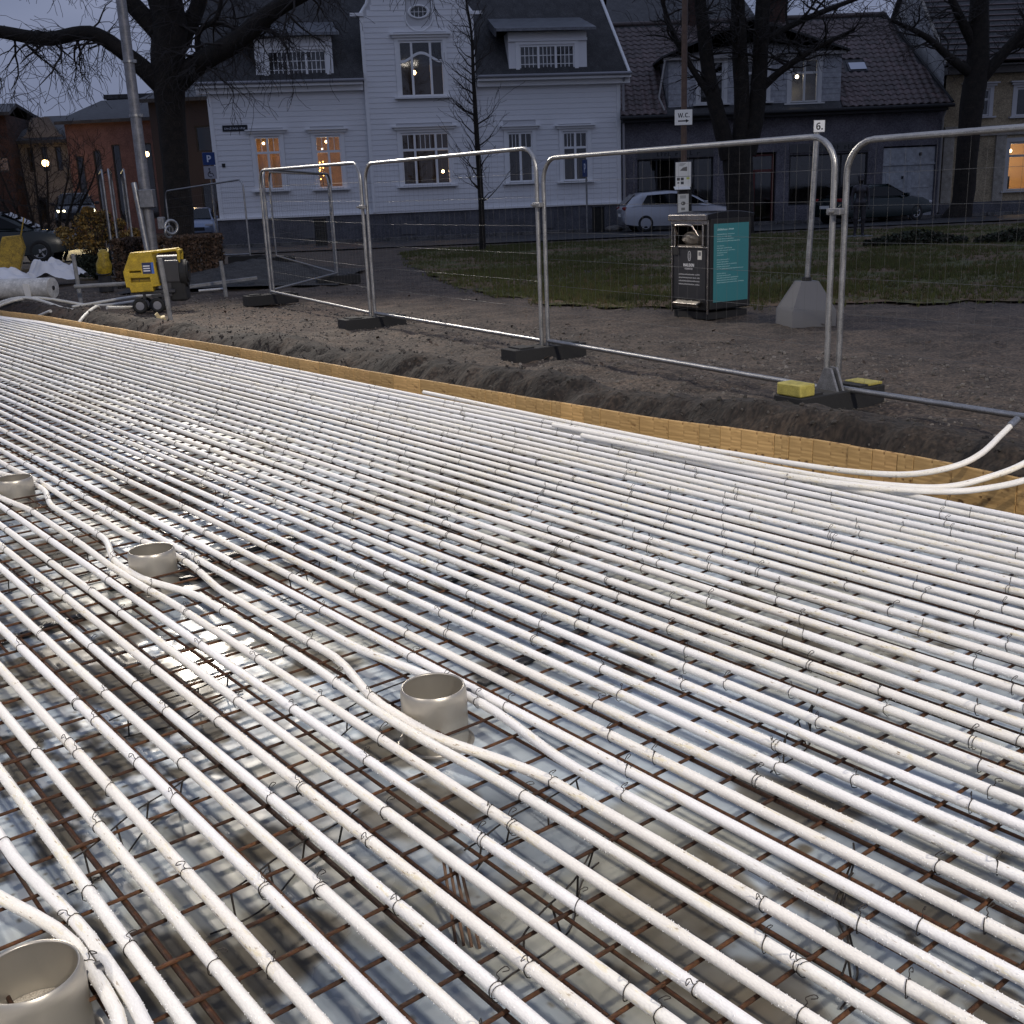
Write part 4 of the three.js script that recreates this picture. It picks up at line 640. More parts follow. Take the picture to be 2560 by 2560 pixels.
  // curved coping on the gable, main roof, dormers
  part('gable_coping', sweep(gab.slice(1, -1).map(([x, y]) => V(x, y + .03, BZ - .04)), .07, 6), whiteTrim, t); part('gable_shoulder', [box(.5, .12, .4, Bx0 - .1, 8.2, BZ - .08), box(.5, .12, .4, Bx1 + .1, 8.2, BZ - .08)], whiteTrim, t);
  const SLP = (11 - EV) / 4.32, slab = (x0, x1, z0, X0, X1) => { const y = EV - .08 + (.42 - z0) * SLP; return loft([[[x0, y, z0], [x1, y, z0], [x1, y + .14, z0], [x0, y + .14, z0]], [[X0, 11, -3.9], [X1, 11, -3.9], [X1, 11.14, -3.9], [X0, 11.14, -3.9]]]); };
  const rr0 = part('roof', [slab(-.35, Bx0, .42, .15, Bx0), slab(Bx0, Bx1, -.06, Bx0, Bx1), slab(Bx1, Wd + .3, .42, Bx1, Wd - .55), loft([[[.15, 11, -3.9], [Wd - .55, 11, -3.9], [Wd - .55, 11.14, -3.9], [.15, 11.14, -3.9]], [[-.35, EV - .08, -8.4], [Wd + .3, EV - .08, -8.4], [Wd + .3, EV + .06, -8.4], [-.35, EV + .06, -8.4]]])], M.slate, t);
  part('bargeboard', [sweep([V(Wd + .28, EV + .06, .44), V(Wd - .57, 11.15, -3.88)], .07, 4), sweep([V(-.34, EV + .06, .44), V(.13, 11.15, -3.88)], .05, 4)], whiteTrim, rr0);
  part('cornice', [box(Bx0 + .3, .14, .5, Bx0 / 2 - .2, EV - .06, .2), box(Bx0 + .3, .2, .3, Bx0 / 2 - .2, EV - .22, .08), box(Wd - Bx1 + .3, .14, .5, (Wd + Bx1) / 2 + .2, EV - .06, .2), box(Wd - Bx1 + .3, .2, .3, (Wd + Bx1) / 2 + .2, EV - .22, .08)], whiteTrim, t);
  part('gutter', [sweep([V(-.4, EV + .02, .5), V(Bx0, EV + .02, .5)], .06, 8), sweep([V(Bx1, EV + .02, .5), V(Wd + .35, EV + .02, .5)], .06, 8)], mat([.25, .25, .27], .5), t);
  part('downpipe', sweep([V(Wd + .1, EV, .42), V(Wd + .1, EV - .3, .16), V(Wd + .1, .3, .16)], .05, 8), mat([.3, .29, .3], .5), t);
  for (const [x0, x1, nm] of [[1.9, 4.75, 'left'], [11.4, 14.45, 'right']]) {
    const o = { x: (x0 + x1) / 2 + (nm === 'right' ? -.03 : .1), y: 5.98, w: 2.16, h: 1.04, cols: [1, 1, 1], low: 4, lowR: 3 };
    const d = part('dormer', [ext(rect(x0, 5.88, x1, 7.5), .12, 0, [opening(o)]).translate(0, 0, .1), box(.12, 1.62, 2.6, x0 + .06, 6.69, -1.2), box(.12, 1.62, 2.6, x1 - .06, 6.69, -1.2), box(x1 - x0 + .02, .1, .1, (x0 + x1) / 2, 7.2, .25)], sidingM[1], t);
    part('dormer_roof', [loft([[[x0 - .5, 7.48, .62], [x1 + .3, 7.48, .62], [x1 + .3, 7.58, .62], [x0 - .5, 7.58, .62]], [[x0 - .5, 8.1, -1.4], [x1 + .1, 8.1, -1.4], [x1 + .1, 8.2, -1.4], [x0 - .5, 8.2, -1.4]]]), box(.05, .3, 2.1, x0 - .52, 7.75, -.4, .3)], mat([.2, .21, .23], .35, { metalness: .4, map: grain, scale: 1.5 }), d);
    windowUnit(t, o, .17, whiteTrim, { hood: 0, sill: 0 });
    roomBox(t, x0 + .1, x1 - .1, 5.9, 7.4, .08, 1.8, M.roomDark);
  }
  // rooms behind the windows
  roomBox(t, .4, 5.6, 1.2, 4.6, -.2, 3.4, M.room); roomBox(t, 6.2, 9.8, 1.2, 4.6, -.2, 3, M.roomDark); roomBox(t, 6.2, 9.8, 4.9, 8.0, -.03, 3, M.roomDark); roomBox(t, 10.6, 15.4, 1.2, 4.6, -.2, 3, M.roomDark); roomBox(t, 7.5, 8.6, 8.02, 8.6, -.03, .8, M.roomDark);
  t.updateMatrixWorld(true);
  bulb(t, 1.85, 3.84, -.9, .05, 1.9, 'lit bulb at the left of the far left ground floor window'); bulb(t, 2.55, 3.85, -1.1, .045, 1.5, 'lit bulb at the right of the far left ground floor window'); bulb(t, 4.25, 3.83, -1.0, .05, 1.9, 'lit bulb high in the second ground floor window'); bulb(t, 4.08, 3.55, -.6, .03, .5, 'small white bulb low in the second ground floor window', [1, .85, .65], 12);
  bulb(t, 8.72, 2.55, -.5, .06, 1.5, 'lit pear shaped bulb in the wide ground floor window'); bulb(t, 7.82, 6.24, -.7, .08, .35, 'lit round lamp in the tall gable window'); bulb(t, 13.78, 6.36, -.5, .055, 1.5, 'lit bulb in the right dormer window');
  // string of small lights on a window tree
  { const p = t.localToWorld(V(4.02, 2.3, -.45)), s = thing('window_light_tree', 'small tree of orange lights standing in the second window', 'lights', [p.x, p.y, p.z]); part('stem', cyl(.01, .02, .8, 6, 0, .3, 0), M.dark, s); const q = rng(8); for (let i = 0; i < 14; i++) part('light_bulb', ball(.022, (q() - .5) * .22, .1 + q() * .75, (q() - .5) * .2, 8, 6), lampM([1, .45, .1], 12), s); const l = new THREE.PointLight(new THREE.Color(1, .45, .12), 1.2, 0, 2); l.position.set(0, .4, .12); l.castShadow = true; l.shadow.radius = 6; s.add(l); }
  const cur = part('curtain', [box(.4, 1.2, .03, 2.3, 2.75, -.35), box(.3, 1.7, .03, 1.68, 3, -.4)], mat([.5, .3, .14], .9), t);
  // wall plates
  const sn = canvasTex(256, 56, c => { c.fillStyle = '#10141d'; c.fillRect(0, 0, 256, 56); c.fillStyle = '#c8ccd4'; dashes(c, 18, 16, [6, 6, 4], 215, 1, 30, 24); }); const [g, m] = poster(.9, .2, sn); const sg = part('street_name_plate', box(.92, .22, .02, .91, 4.37, .04), M.dark, t); part('plate_print', g, m, sg).position.set(.91, 4.37, .0515);
  part('house_number', box(.12, .14, .02, .35, 3.05, .04), M.dark, t);
}
{ // the grey shop house with tiled roof
  const t = thing('grey_house', 'low grey rendered house with tiled roof, wide dormer and shop windows', 'house', [4.95, -.05, -46.2], 0), Wd = 12.8, EV = 4.35;
  const rend = mat([.17, .162, .185], .9, { map: grain, scale: 5 }), sig = mat([.14, .137, .14], .8);
  const sh = [{ x: 2.15, y: .65, w: 3.05, h: 2.05 }, { x: 5.35, y: .1, w: 1.7, h: 2.7 }, { x: 8.3, y: .7, w: 3.15, h: 1.95 }, { x: 11.55, y: .08, w: 2.12, h: 2.75 }];
  part('wall', [ext(rect(0, -.1, Wd, EV), .25, 0, sh.map(opening)).translate(0, 0, -.25), box(.2, EV, 8, .1, EV / 2, -4.3), box(.2, EV, 8, Wd - .1, EV / 2, -4.3), box(Wd, EV, .2, Wd / 2, EV / 2, -8.3)], rend, t);
  const sgn = seed => canvasTex(512, 64, c => { c.fillStyle = '#4a4a4c'; c.fillRect(0, 0, 512, 64); c.fillStyle = '#202022'; dashes(c, 130, 12, seed, 290, 1, 40, 40); });
  [[2.15, 3.05, [4, 1, 3, 4]], [8.3, 3.15, [3, 4, 3]]].forEach(([x, w, sd]) => { const b = part('shop_sign_band', box(w, .34, .06, x, 2.9, .03), sig, t); const [g, m] = poster(w - .02, .32, sgn(sd)); part('sign_print', g, m, b).position.set(x, 2.9, .0615); });
  for (const [x, y, w, h, n] of [[2.15, .65, 3.05, 2.05, 4], [8.3, .7, 3.15, 1.95, 3]]) { const F = [box(w, .06, .08, x, y + .03, -.12), box(w, .06, .08, x, y + h - .03, -.12)]; for (let i = 0; i <= n; i++) F.push(box(.06, h - .12, .08, x - w / 2 + .03 + (w - .06) * i / n, y + h / 2, -.12)); const f = part('shop_window', F, M.dark, t); for (let i = 0; i < n; i++) part('pane', box((w - .06) / n - .06, h - .12, .008, x - w / 2 + .03 + (w - .06) * (i + .5) / n, y + h / 2, -.12), M.glass, f); }
  { const d = part('shop_door', [box(.08, 2.6, .08, 4.6, 1.4, -.2), box(.08, 2.6, .08, 6.1, 1.4, -.2), box(1.5, .08, .08, 5.35, 2.7, -.2), box(1.5, .1, .08, 5.35, 2.1, -.2), box(.07, 2.0, .08, 5.35, 1.1, -.2)], mat([.1, .02, .018], .6), t); part('pane', box(.62, 1.9, .008, 4.98, 1.1, -.2), M.glass, d); part('pane', box(.62, 1.9, .008, 5.72, 1.1, -.2), M.glass, d); part('pane', box(1.4, .5, .008, 5.35, 2.4, -.2), M.glass, d); }
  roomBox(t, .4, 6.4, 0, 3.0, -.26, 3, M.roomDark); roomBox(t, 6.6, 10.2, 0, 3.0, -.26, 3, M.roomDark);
  const dm = mat([.5, .52, .55], .6, { map: grain, scale: 1 }), dr = part('double_door', [box(1.02, 1.98, .06, 11.02, 1.09, -.12), box(1.02, 1.98, .06, 12.08, 1.09, -.12), box(2.08, .62, .06, 11.55, 2.46, -.12), box(.04, 2, .09, 11.55, 1.09, -.1), box(2.12, .06, .1, 11.55, 2.12, -.09)], dm, t);
  for (const x of [11.02, 12.08]) for (const y of [.65, 1.5]) part('door_panel', rbox(.72, .6, .03, .01, x, y, -.085), dm, dr);
  part('letter_slot', box(.24, .05, .03, 11.2, 1.02, -.06), M.dark, dr); part('door_plate', [box(.09, .11, .02, 11.32, 1.62, -.06), box(.1, .12, .02, 12.0, 2.5, -.07)], M.dark, dr); part('doorstep', box(2.4, .14, .5, 11.55, .03, .22), M.concrete, t);
  // roof body, tiles laid on it one by one
  const D = 5, TOP = 8.35, e0 = .45, sl = Math.atan2(TOP - EV, D + e0), len = Math.hypot(TOP - EV, D + e0);
  const rf = part('roof', [loft([[[-.05, EV - .12, e0], [Wd + .15, EV - .12, e0], [Wd + .15, EV, e0], [-.05, EV, e0]], [[.05, TOP - .12, -D], [Wd - .9, TOP - .12, -D], [Wd - .9, TOP, -D], [.05, TOP, -D]], [[-.05, EV - .1, -D * 2], [Wd + .15, EV - .1, -D * 2], [Wd + .15, EV, -D * 2], [-.05, EV, -D * 2]]])], M.slate, t);
  const tw = .3, th = .34, tg = (() => { const n = 6, P = [], I = []; for (let j = 0; j < 2; j++) for (let i = 0; i <= n; i++) { const u = i / n, x = (u - .5) * tw * 1.04, y = .03 * Math.sin(u * Math.PI * 2) + (j ? .004 : .035); P.push(x, y, j ? -th * 1.08 : 0); } for (let i = 0; i <= n; i++) { P.push(P[i * 3], P[i * 3 + 1] - .03, 0); } const m = n + 1; for (let i = 0; i < n; i++) { I.push(i, i + 1, i + m, i + m, i + 1, i + m + 1, i + 2 * m, i + 2 * m + 1, i, i, i + 2 * m + 1, i + 1); } const g = new THREE.BufferGeometry(); g.setAttribute('position', new THREE.Float32BufferAttribute(P, 3)); g.setIndex(I); g.computeVertexNormals(); const h = g.toNonIndexed(); boxUV(h, .6); h.userData.uvd = 1; return h; })();
  const rest = [], r = rng(14), big = []; const rowsN = Math.floor(len / th), X0 = v => mix(-.05, .05, v), X1 = v => mix(Wd + .15, Wd - .9, v);
  const DX0 = 1.75, DX1 = 8.65;
  for (let j = 0; j < rowsN; j++) { const v = j * th / len, y = mix(EV, TOP, v), z = mix(e0, -D, v); for (let x = X0(v) + tw / 2; x < X1(v) - tw / 3; x += tw) { if (x > DX0 && x < DX1 && y < 6.35) continue; if (x > DX0 + .6 && x < DX1 - .6 && y < 6.3 + 1.3 * (1 - Math.abs(x - 5.05) / 3.3)) continue; if (x > 9.4 && x < 10.25 && y > 5.72 && y < 6.25) continue; (y < 7.05 ? big : rest).push([x, y, z]); } }
  const place = (m, [x, y, z]) => { m.position.set(x, y + .02 + .004 * r(), z); m.rotation.set(sl, 0, (r() - .5) * .02); };
  big.slice(0, 300).forEach(q => place(part('roof_tile', tg, M.tile[Math.floor(r() * 4)], rf), q));
  const o3 = new THREE.Object3D(), mg = big.slice(300).concat(rest).map(q => { place(o3, q); o3.updateMatrix(); return tg.clone().applyMatrix4(o3.matrix); });
  if (mg.length) tag(part('roof_tiles', mg, M.tile[1], rf), null, null, null, 'stuff');
  part('ridge_tiles', sweep([V(0, TOP + .03, -D), V(Wd - .9, TOP + .03, -D)], .11, 8), M.tile[0], rf); part('verge_board', sweep([V(Wd + .17, EV + .05, e0), V(Wd - .88, TOP + .05, -D)], .06, 4), M.dark, rf);
  part('gutter', sweep([V(-.1, EV - .08, e0 + .1), V(Wd + .2, EV - .08, e0 + .1)], .07, 8), M.dark, t); part('soffit', box(Wd, .1, .5, Wd / 2, EV - .2, .22), M.dark, t);
  part('downpipe', sweep([V(Wd - .05, EV - .15, .42), V(Wd - .05, EV - .5, .1), V(Wd - .05, .2, .1)], .045, 8), mat([.26, .25, .24], .5), t);
  part('skylight', [box(.78, .06, .62, 9.82, 6.0, mix(e0, -D, (6.0 - EV) / (TOP - EV)) + .03, sl)], mat([.05, .05, .06], .5), rf); part('skylight_pane', box(.66, .02, .5, 9.82, 6.05, mix(e0, -D, (6.0 - EV) / (TOP - EV)) + .06, sl - .01), mat([.3, .32, .36], .02, { metalness: 1 }), rf);
  // wide dormer with flat pediment
  const dmn = mat([.42, .43, .46], .7, { map: grain, scale: 1 }), ow = [{ x: 3.55, y: 4.72, w: .95, h: 1.55, transom: .68, cols: [1, 1] }, { x: 5.25, y: 4.72, w: .95, h: 1.55, transom: .68, cols: [1, 1] }, { x: 7.2, y: 4.62, w: 1.08, h: 1.6, transom: .68, cols: [1, 1] }];
  const dz0 = .05, d = part('dormer', [ext([[DX0 + .1, 4.4], [DX1, 4.4], [DX1, 6.4], [5.05, 7.55], [DX0 + .1, 6.4]], .14, 0, ow.map(opening)).translate(0, 0, dz0 - .14), box(.12, 2, 3, DX0 + .16, 5.4, dz0 - 1.6), box(.12, 2, 3, DX1 - .06, 5.4, dz0 - 1.6)], dmn, t);
  for (let y = 4.5, k = 0; y < 6.3; y += .2) { let segs = [[DX0 + .12, DX1 - .02]]; for (const o of ow) if (o.y - .1 < y + .2 && o.y + o.h + .1 > y) segs = segs.flatMap(([p, q]) => [[p, Math.min(q, o.x - o.w / 2 - .12)], [Math.max(p, o.x + o.w / 2 + .12), q]].filter(([m, n]) => n - m > .1)); for (const [a, b] of segs) { const m = part('siding_board', box(b - a, .205, .022, (a + b) / 2, y + .1, dz0 + .012, -.06), dmn, d); } }
  part('pediment', [sweep([V(DX0 - .1, 6.45, dz0 + .12), V(5.05, 7.65, dz0 + .12), V(DX1 + .2, 6.45, dz0 + .12)], .1, 4), box(DX1 - DX0 + .2, .12, .25, (DX0 + DX1) / 2, 6.4, dz0 + .08)], mat([.26, .25, .24], .7), d);
  part('dormer_roof', loft([[[DX0 - .2, 6.42, .3], [5.05, 7.7, .3], [DX1 + .25, 6.42, .3], [DX1 + .25, 6.5, .3], [5.05, 7.8, .3], [DX0 - .2, 6.5, .3]], [[DX0 - .2, 6.42, -3.6], [5.05, 7.7, -3.6], [DX1 + .25, 6.42, -3.6], [DX1 + .25, 6.5, -3.6], [5.05, 7.8, -3.6], [DX0 - .2, 6.5, -3.6]]]), M.slate, d);
  part('dormer_downpipe', sweep([V(DX0 - .05, 6.35, .25), V(DX0 - .3, 5, .3), V(DX0 - .1, 4.5, .45)], .04, 8), mat([.3, .29, .28], .5), d);
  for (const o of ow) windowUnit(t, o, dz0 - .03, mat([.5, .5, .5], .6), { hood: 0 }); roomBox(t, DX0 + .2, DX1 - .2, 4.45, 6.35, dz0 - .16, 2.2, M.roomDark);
  t.updateMatrixWorld(true); bulb(t, 7.05, 5.62, -.5, .07, .3, 'lit lamp in the right window of the grey dormer', [1, .85, .6], 10);
  const cm = mat([.09, .045, .035], .9, { map: gritC, scale: .8 }); for (const [x, h, w] of [[3.8, 9.7, .75], [7.2, 9.15, .8]]) part('chimney', [box(w, h - 7.4, .7, x, (h + 7.4) / 2, -D - .1), box(w + .14, .12, .84, x, h, -D - .1), cyl(.12, .14, .25, 10, x, h + .15, -D - .1)], cm, rf);
}
{ // the yellow rendered house at the right
  const t = thing('yellow_house', 'pale yellow rendered two storey house with orange lit window at right', 'house', [17.85, -.05, -46.4], 0), Wd = 9, EV = 5.75;
  const ym = mat([.44, .36, .24], .9, { map: grain, scale: 5 }), trim = mat([.4, .37, .32], .8, { map: grain, scale: 1 });
  const ws = [{ x: 1.35, y: 3.85, w: .85, h: 1.0, cols: [1, 1], transom: .62 }, { x: 3.3, y: 3.8, w: .95, h: 1.05, cols: [1, 1] }, { x: 3.55, y: .95, w: 1.7, h: 1.85, cols: [1, 1], transom: .72 }, { x: 6.4, y: .95, w: 1.4, h: 1.85, cols: [1, 1], transom: .72 }];
  part('wall', [ext(rect(0, .5, Wd, EV), .25, 0, ws.map(opening)).translate(0, 0, -.25), box(Wd, EV, .2, Wd / 2, EV / 2, -9)], ym, t);
  part('gable_side_wall', ext([[0, -.1], [9, -.1], [9, EV], [4.5, 10.1], [0, EV]], .2).rotateY(Math.PI / 2).translate(0, 0, -.02), mat([.5, .5, .5], .8, { map: grain, scale: 4 }), t);
  part('plinth', box(Wd, .6, .12, Wd / 2, .25, .02), M.plinth, t); for (const x of [.25, 2.35, 5]) part('pilaster', box(.42, 2.7, .1, x, 1.85, .03), trim, t); part('string_course', [box(Wd, .3, .16, Wd / 2, 3.25, .04), box(Wd, .12, .24, Wd / 2, 3.42, .06)], trim, t);
  part('cornice', [box(Wd + .2, .35, .4, Wd / 2, EV - .15, .16), box(Wd + .2, .15, .6, Wd / 2, EV + .02, .2)], mat([.1, .095, .09], .8), t);
  for (const o of ws) windowUnit(t, o, -.06, o.y < 2 ? mat([.42, .42, .42], .6) : mat([.5, .5, .52], .6), { hood: o.y > 2 ? 1 : 0 });
  const rf = part('roof', loft([[[-.2, EV, .5], [Wd + .2, EV, .5], [Wd + .2, EV + .12, .5], [-.2, EV + .12, .5]], [[-.2, 10, -4.5], [Wd + .2, 10, -4.5], [Wd + .2, 10.12, -4.5], [-.2, 10.12, -4.5]], [[-.2, EV, -9.4], [Wd + .2, EV, -9.4], [Wd + .2, EV + .12, -9.4], [-.2, EV + .12, -9.4]]]), M.slate, t);
  const lip = []; const sl = Math.atan2(4.25, 5); for (let j = 0; j < 18; j++) { const v = j / 18; lip.push(box(Wd + .4, .05, .06, Wd / 2, mix(EV + .15, 10.13, v), mix(.5, -4.5, v), sl)); } part('tile_course', lip, M.tile[2], rf);
  part('verge_board', sweep([V(-.2, EV + .1, .5), V(-.2, 10.12, -4.5)], .08, 4), trim, rf);
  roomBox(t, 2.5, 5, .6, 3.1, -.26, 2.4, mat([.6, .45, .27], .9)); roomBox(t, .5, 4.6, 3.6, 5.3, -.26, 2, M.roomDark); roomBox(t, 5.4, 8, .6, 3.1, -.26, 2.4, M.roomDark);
  t.updateMatrixWorld(true); bulb(t, 3.2, 2.5, -1.0, .07, 3.6, 'lit lamp behind the orange window of the yellow house', [1, .75, .45], 10); part('wall_picture', [box(.4, .34, .03, 2.95, 2.1, -2.55), box(.55, .6, .3, 2.8, 1.2, -.7)], M.dark, t);
}
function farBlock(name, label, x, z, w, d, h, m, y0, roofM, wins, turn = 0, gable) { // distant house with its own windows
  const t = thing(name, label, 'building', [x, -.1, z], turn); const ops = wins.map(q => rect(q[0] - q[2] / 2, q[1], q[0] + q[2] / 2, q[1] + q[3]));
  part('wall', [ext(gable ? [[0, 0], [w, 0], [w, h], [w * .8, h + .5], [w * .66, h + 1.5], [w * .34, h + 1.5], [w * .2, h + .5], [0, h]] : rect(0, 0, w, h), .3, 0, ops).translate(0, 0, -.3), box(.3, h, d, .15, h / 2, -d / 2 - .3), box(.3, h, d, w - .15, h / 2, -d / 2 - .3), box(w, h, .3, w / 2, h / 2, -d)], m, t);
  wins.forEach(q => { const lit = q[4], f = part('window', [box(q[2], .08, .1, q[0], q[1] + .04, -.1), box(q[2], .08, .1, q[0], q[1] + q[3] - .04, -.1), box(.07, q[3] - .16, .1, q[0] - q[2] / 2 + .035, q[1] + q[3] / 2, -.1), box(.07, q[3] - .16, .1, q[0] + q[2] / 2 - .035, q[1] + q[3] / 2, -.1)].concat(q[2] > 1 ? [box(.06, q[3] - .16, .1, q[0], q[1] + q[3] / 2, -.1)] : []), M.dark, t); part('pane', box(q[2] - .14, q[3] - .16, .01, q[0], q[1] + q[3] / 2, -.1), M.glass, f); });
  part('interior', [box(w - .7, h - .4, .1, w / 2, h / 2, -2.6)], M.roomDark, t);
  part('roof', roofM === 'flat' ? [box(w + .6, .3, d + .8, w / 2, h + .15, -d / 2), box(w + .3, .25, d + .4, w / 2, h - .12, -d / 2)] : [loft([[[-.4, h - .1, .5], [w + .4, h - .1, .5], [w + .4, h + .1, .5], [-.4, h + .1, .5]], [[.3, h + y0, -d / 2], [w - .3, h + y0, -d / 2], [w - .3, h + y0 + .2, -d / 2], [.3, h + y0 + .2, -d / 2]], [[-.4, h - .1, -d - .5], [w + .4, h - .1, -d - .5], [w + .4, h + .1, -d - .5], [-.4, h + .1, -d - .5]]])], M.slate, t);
  t.updateMatrixWorld(true); return t;
}
const brickM = mat([.17, .095, .09], .9, { map: grain, scale: 4 });
{
  farBlock('brick_building', 'red brick building with tall slit windows behind the lamp mast', -27.3, -74, 8.2, 10, 7.0, brickM, 1.5, 'pitch', [[.7, .8, .5, 4.2], [1.9, .8, .5, 4.5], [3.2, .8, .55, 4.8], [5.2, 1, .7, 4.6]], -.12);
  const g = farBlock('gabled_building', 'grey rendered house with curved gable left of the brick building', -30.9, -75, 3.5, 9, 6.0, mat([.2, .19, .18], .9, { map: grain, scale: 4 }), 1.7, 'pitch', [[.8, 4.2, .4, 1.5], [1.7, 4.2, .4, 1.5], [2.6, 4.2, .4, 1.5], [1.1, 1, .7, 1.6], [2.4, 1, .7, 1.6]], 0, true);
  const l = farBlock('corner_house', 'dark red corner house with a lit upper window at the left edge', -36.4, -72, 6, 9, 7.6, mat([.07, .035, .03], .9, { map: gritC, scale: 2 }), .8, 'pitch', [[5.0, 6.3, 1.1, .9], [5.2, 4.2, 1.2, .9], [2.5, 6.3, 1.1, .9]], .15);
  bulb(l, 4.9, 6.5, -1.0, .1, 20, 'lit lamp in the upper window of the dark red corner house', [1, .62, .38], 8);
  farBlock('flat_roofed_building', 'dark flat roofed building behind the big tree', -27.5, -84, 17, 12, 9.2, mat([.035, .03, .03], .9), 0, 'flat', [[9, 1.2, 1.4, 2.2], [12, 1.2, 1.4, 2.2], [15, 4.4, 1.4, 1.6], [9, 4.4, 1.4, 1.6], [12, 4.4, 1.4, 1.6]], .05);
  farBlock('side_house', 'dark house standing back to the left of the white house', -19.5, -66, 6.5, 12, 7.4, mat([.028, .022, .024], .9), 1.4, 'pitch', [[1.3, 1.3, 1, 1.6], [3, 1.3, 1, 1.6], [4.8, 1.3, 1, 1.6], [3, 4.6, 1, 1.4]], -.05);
  farBlock('backdrop_house', 'brown gabled house roof seen between the white and grey houses', 6.2, -62, 7, 9, 9.8, brickM, 3, 'pitch', [], 0);
}
// ---------- cars ----------
function car(label, P, p, turn, bodyM, opt = {}) { // P: profile table along the length, x forward
  const t = thing('parked_car', label, 'car', p, turn, 'parked cars'), ring = (x, w, lo, be, k = 1) => { const o = []; for (const [u, v] of [[-1, .0], [-1.0, .35], [-.985, .7], [-.94, .93], [-.8, 1], [0, 1.02], [.8, 1], [.94, .93], [.985, .7], [1, .35], [1, 0], [.9, -.04], [0, -.06], [-.9, -.04]]) o.push([x, lo + (be - lo) * v, u * w]); return o; };
  part('body', loft(P.low.map(([x, w, lo, be]) => ring(x, w, lo, be))), bodyM, t);
  const cab = ([x, w0, b, w1, h]) => [[x, b, -w0], [x, b + (h - b) * .55, -(w0 * .45 + w1 * .55)], [x, b + (h - b) * .9, -w1 * 1.02], [x, h, -w1 * .86], [x, h + .012, 0], [x, h, w1 * .86], [x, b + (h - b) * .9, w1 * 1.02], [x, b + (h - b) * .55, w0 * .45 + w1 * .55], [x, b, w0]];
  part('cabin', loft(P.cab.map(cab)), bodyM, t);
  for (const s of [-1, 1]) for (const q of P.side) { const g = ext(q.map(([x, y]) => [x, y]), .012).rotateY(0); g.translate(0, 0, -.006); const pts = g.attributes.position; for (let i = 0; i < pts.count; i++) { const y = pts.getY(i), f = cl((y - P.belt) / (P.roofY - P.belt)); pts.setZ(i, s * (mix(P.w0, P.w1, f) + .012 + (pts.getZ(i) > 0 ? .006 : -.004) * s * s)); } g.computeVertexNormals(); part('side_window', g, M.carGlass, t); }
  part('windscreen', loft([P.scr[0], P.scr[1]].map(([x, y, w]) => [[x, y, -w], [x, y, w], [x + .015, y + .03, w], [x + .015, y + .03, -w]])), M.carGlass, t);
  part('rear_window', loft([P.rear[0], P.rear[1]].map(([x, y, w]) => [[x, y, -w], [x, y, w], [x - .015, y + .02, w], [x - .015, y + .02, -w]])), M.carGlass, t);
  for (const x of P.wheels) for (const s of [-1, 1]) {
    part('wheel_arch', cyl(.375, .375, .03, 24, x, .33, s * (P.w0 + .008), Math.PI / 2), M.tyre, t);
    const wq = part('wheel', put(new THREE.TorusGeometry(.235, .085, 10, 28), x, .315, s * (P.w0 - .02)), M.tyre, t); part('rim', [0, 1, 2, 3, 4].map(k => box(.05, .2, .03, x + Math.sin(k * 1.257) * .1, .315 + Math.cos(k * 1.257) * .1, s * (P.w0 + .03), 0, 0, -k * 1.257)).concat([put(new THREE.TorusGeometry(.195, .02, 6, 24), x, .315, s * (P.w0 + .03)), cyl(.05, .05, .04, 12, x, .315, s * (P.w0 + .03), Math.PI / 2)]), M.rim, wq);
  }
  const [fx, rx] = [P.low[P.low.length - 1][0], P.low[0][0]];
  for (const s of [-1, 1]) { part('tail_light', rbox(.12, .12, .34, .03, rx + .07, .86, s * (P.w0 - .2)), mat([.22, .01, .01], .2), t); part('headlight', rbox(.16, .11, .36, .03, fx - .12, .66, s * (P.w0 - .22)), opt.lit ? lampM([1, .9, .6], 6) : mat([.5, .5, .52], .1), t); part('mirror', rbox(.12, .12, .18, .03, P.scr[0][0] - .25, P.belt + .06, s * (P.w0 + .1)), bodyM, t); part('door_handle', [0.15, -.8].map(x => rbox(.18, .025, .03, .008, x, P.belt - .14, s * (P.w0 + .006))), opt.handle || bodyM, t); part('side_trim', box(P.wheels[1] - P.wheels[0] - .8, .05, .02, (P.wheels[0] + P.wheels[1]) / 2, .33, s * (P.w0 + .004)), opt.trim || bodyM, t); }
  part('number_plate', box(.02, .11, .5, rx - .005, .62, 0), M.paper, t); part('grille', rbox(.04, .16, .8, .01, fx - .01, .5, 0), M.dark, t);
  if (opt.lit) for (const s of [-1, 1]) { const l = new THREE.SpotLight(0xffe6a8, 30, 0, .6, .6, 2); l.position.set(fx + .05, .66, s * .6); l.target.position.set(fx + 5, .3, s * .6); l.castShadow = true; t.add(l, l.target); }
  return t;
}
const hatch = { low: [[-2.1, .72, .42, .82], [-2.0, .84, .3, .93], [-1.5, .88, .22, .96], [0, .885, .2, .93], [1.2, .885, .22, .9], [1.75, .85, .26, .8], [2.05, .78, .3, .68], [2.14, .68, .36, .58]], cab: [[-1.98, .72, .9, .6, 1.0], [-1.72, .8, .92, .62, 1.27], [-1.4, .82, .92, .62, 1.39], [-.4, .83, .91, .62, 1.44], [.25, .83, .9, .61, 1.4], [.75, .82, .89, .62, 1.18], [1.22, .8, .86, .66, .9]], side: [[[-1.42, .98], [.95, .95], [.32, 1.29], [-.3, 1.34], [-1.2, 1.3]]], belt: .92, roofY: 1.42, w0: .83, w1: .66, scr: [[1.18, .93, .7], [.38, 1.37, .58]], rear: [[-2.0, 1.0, .66], [-1.62, 1.33, .56]], wheels: [-1.28, 1.3] };
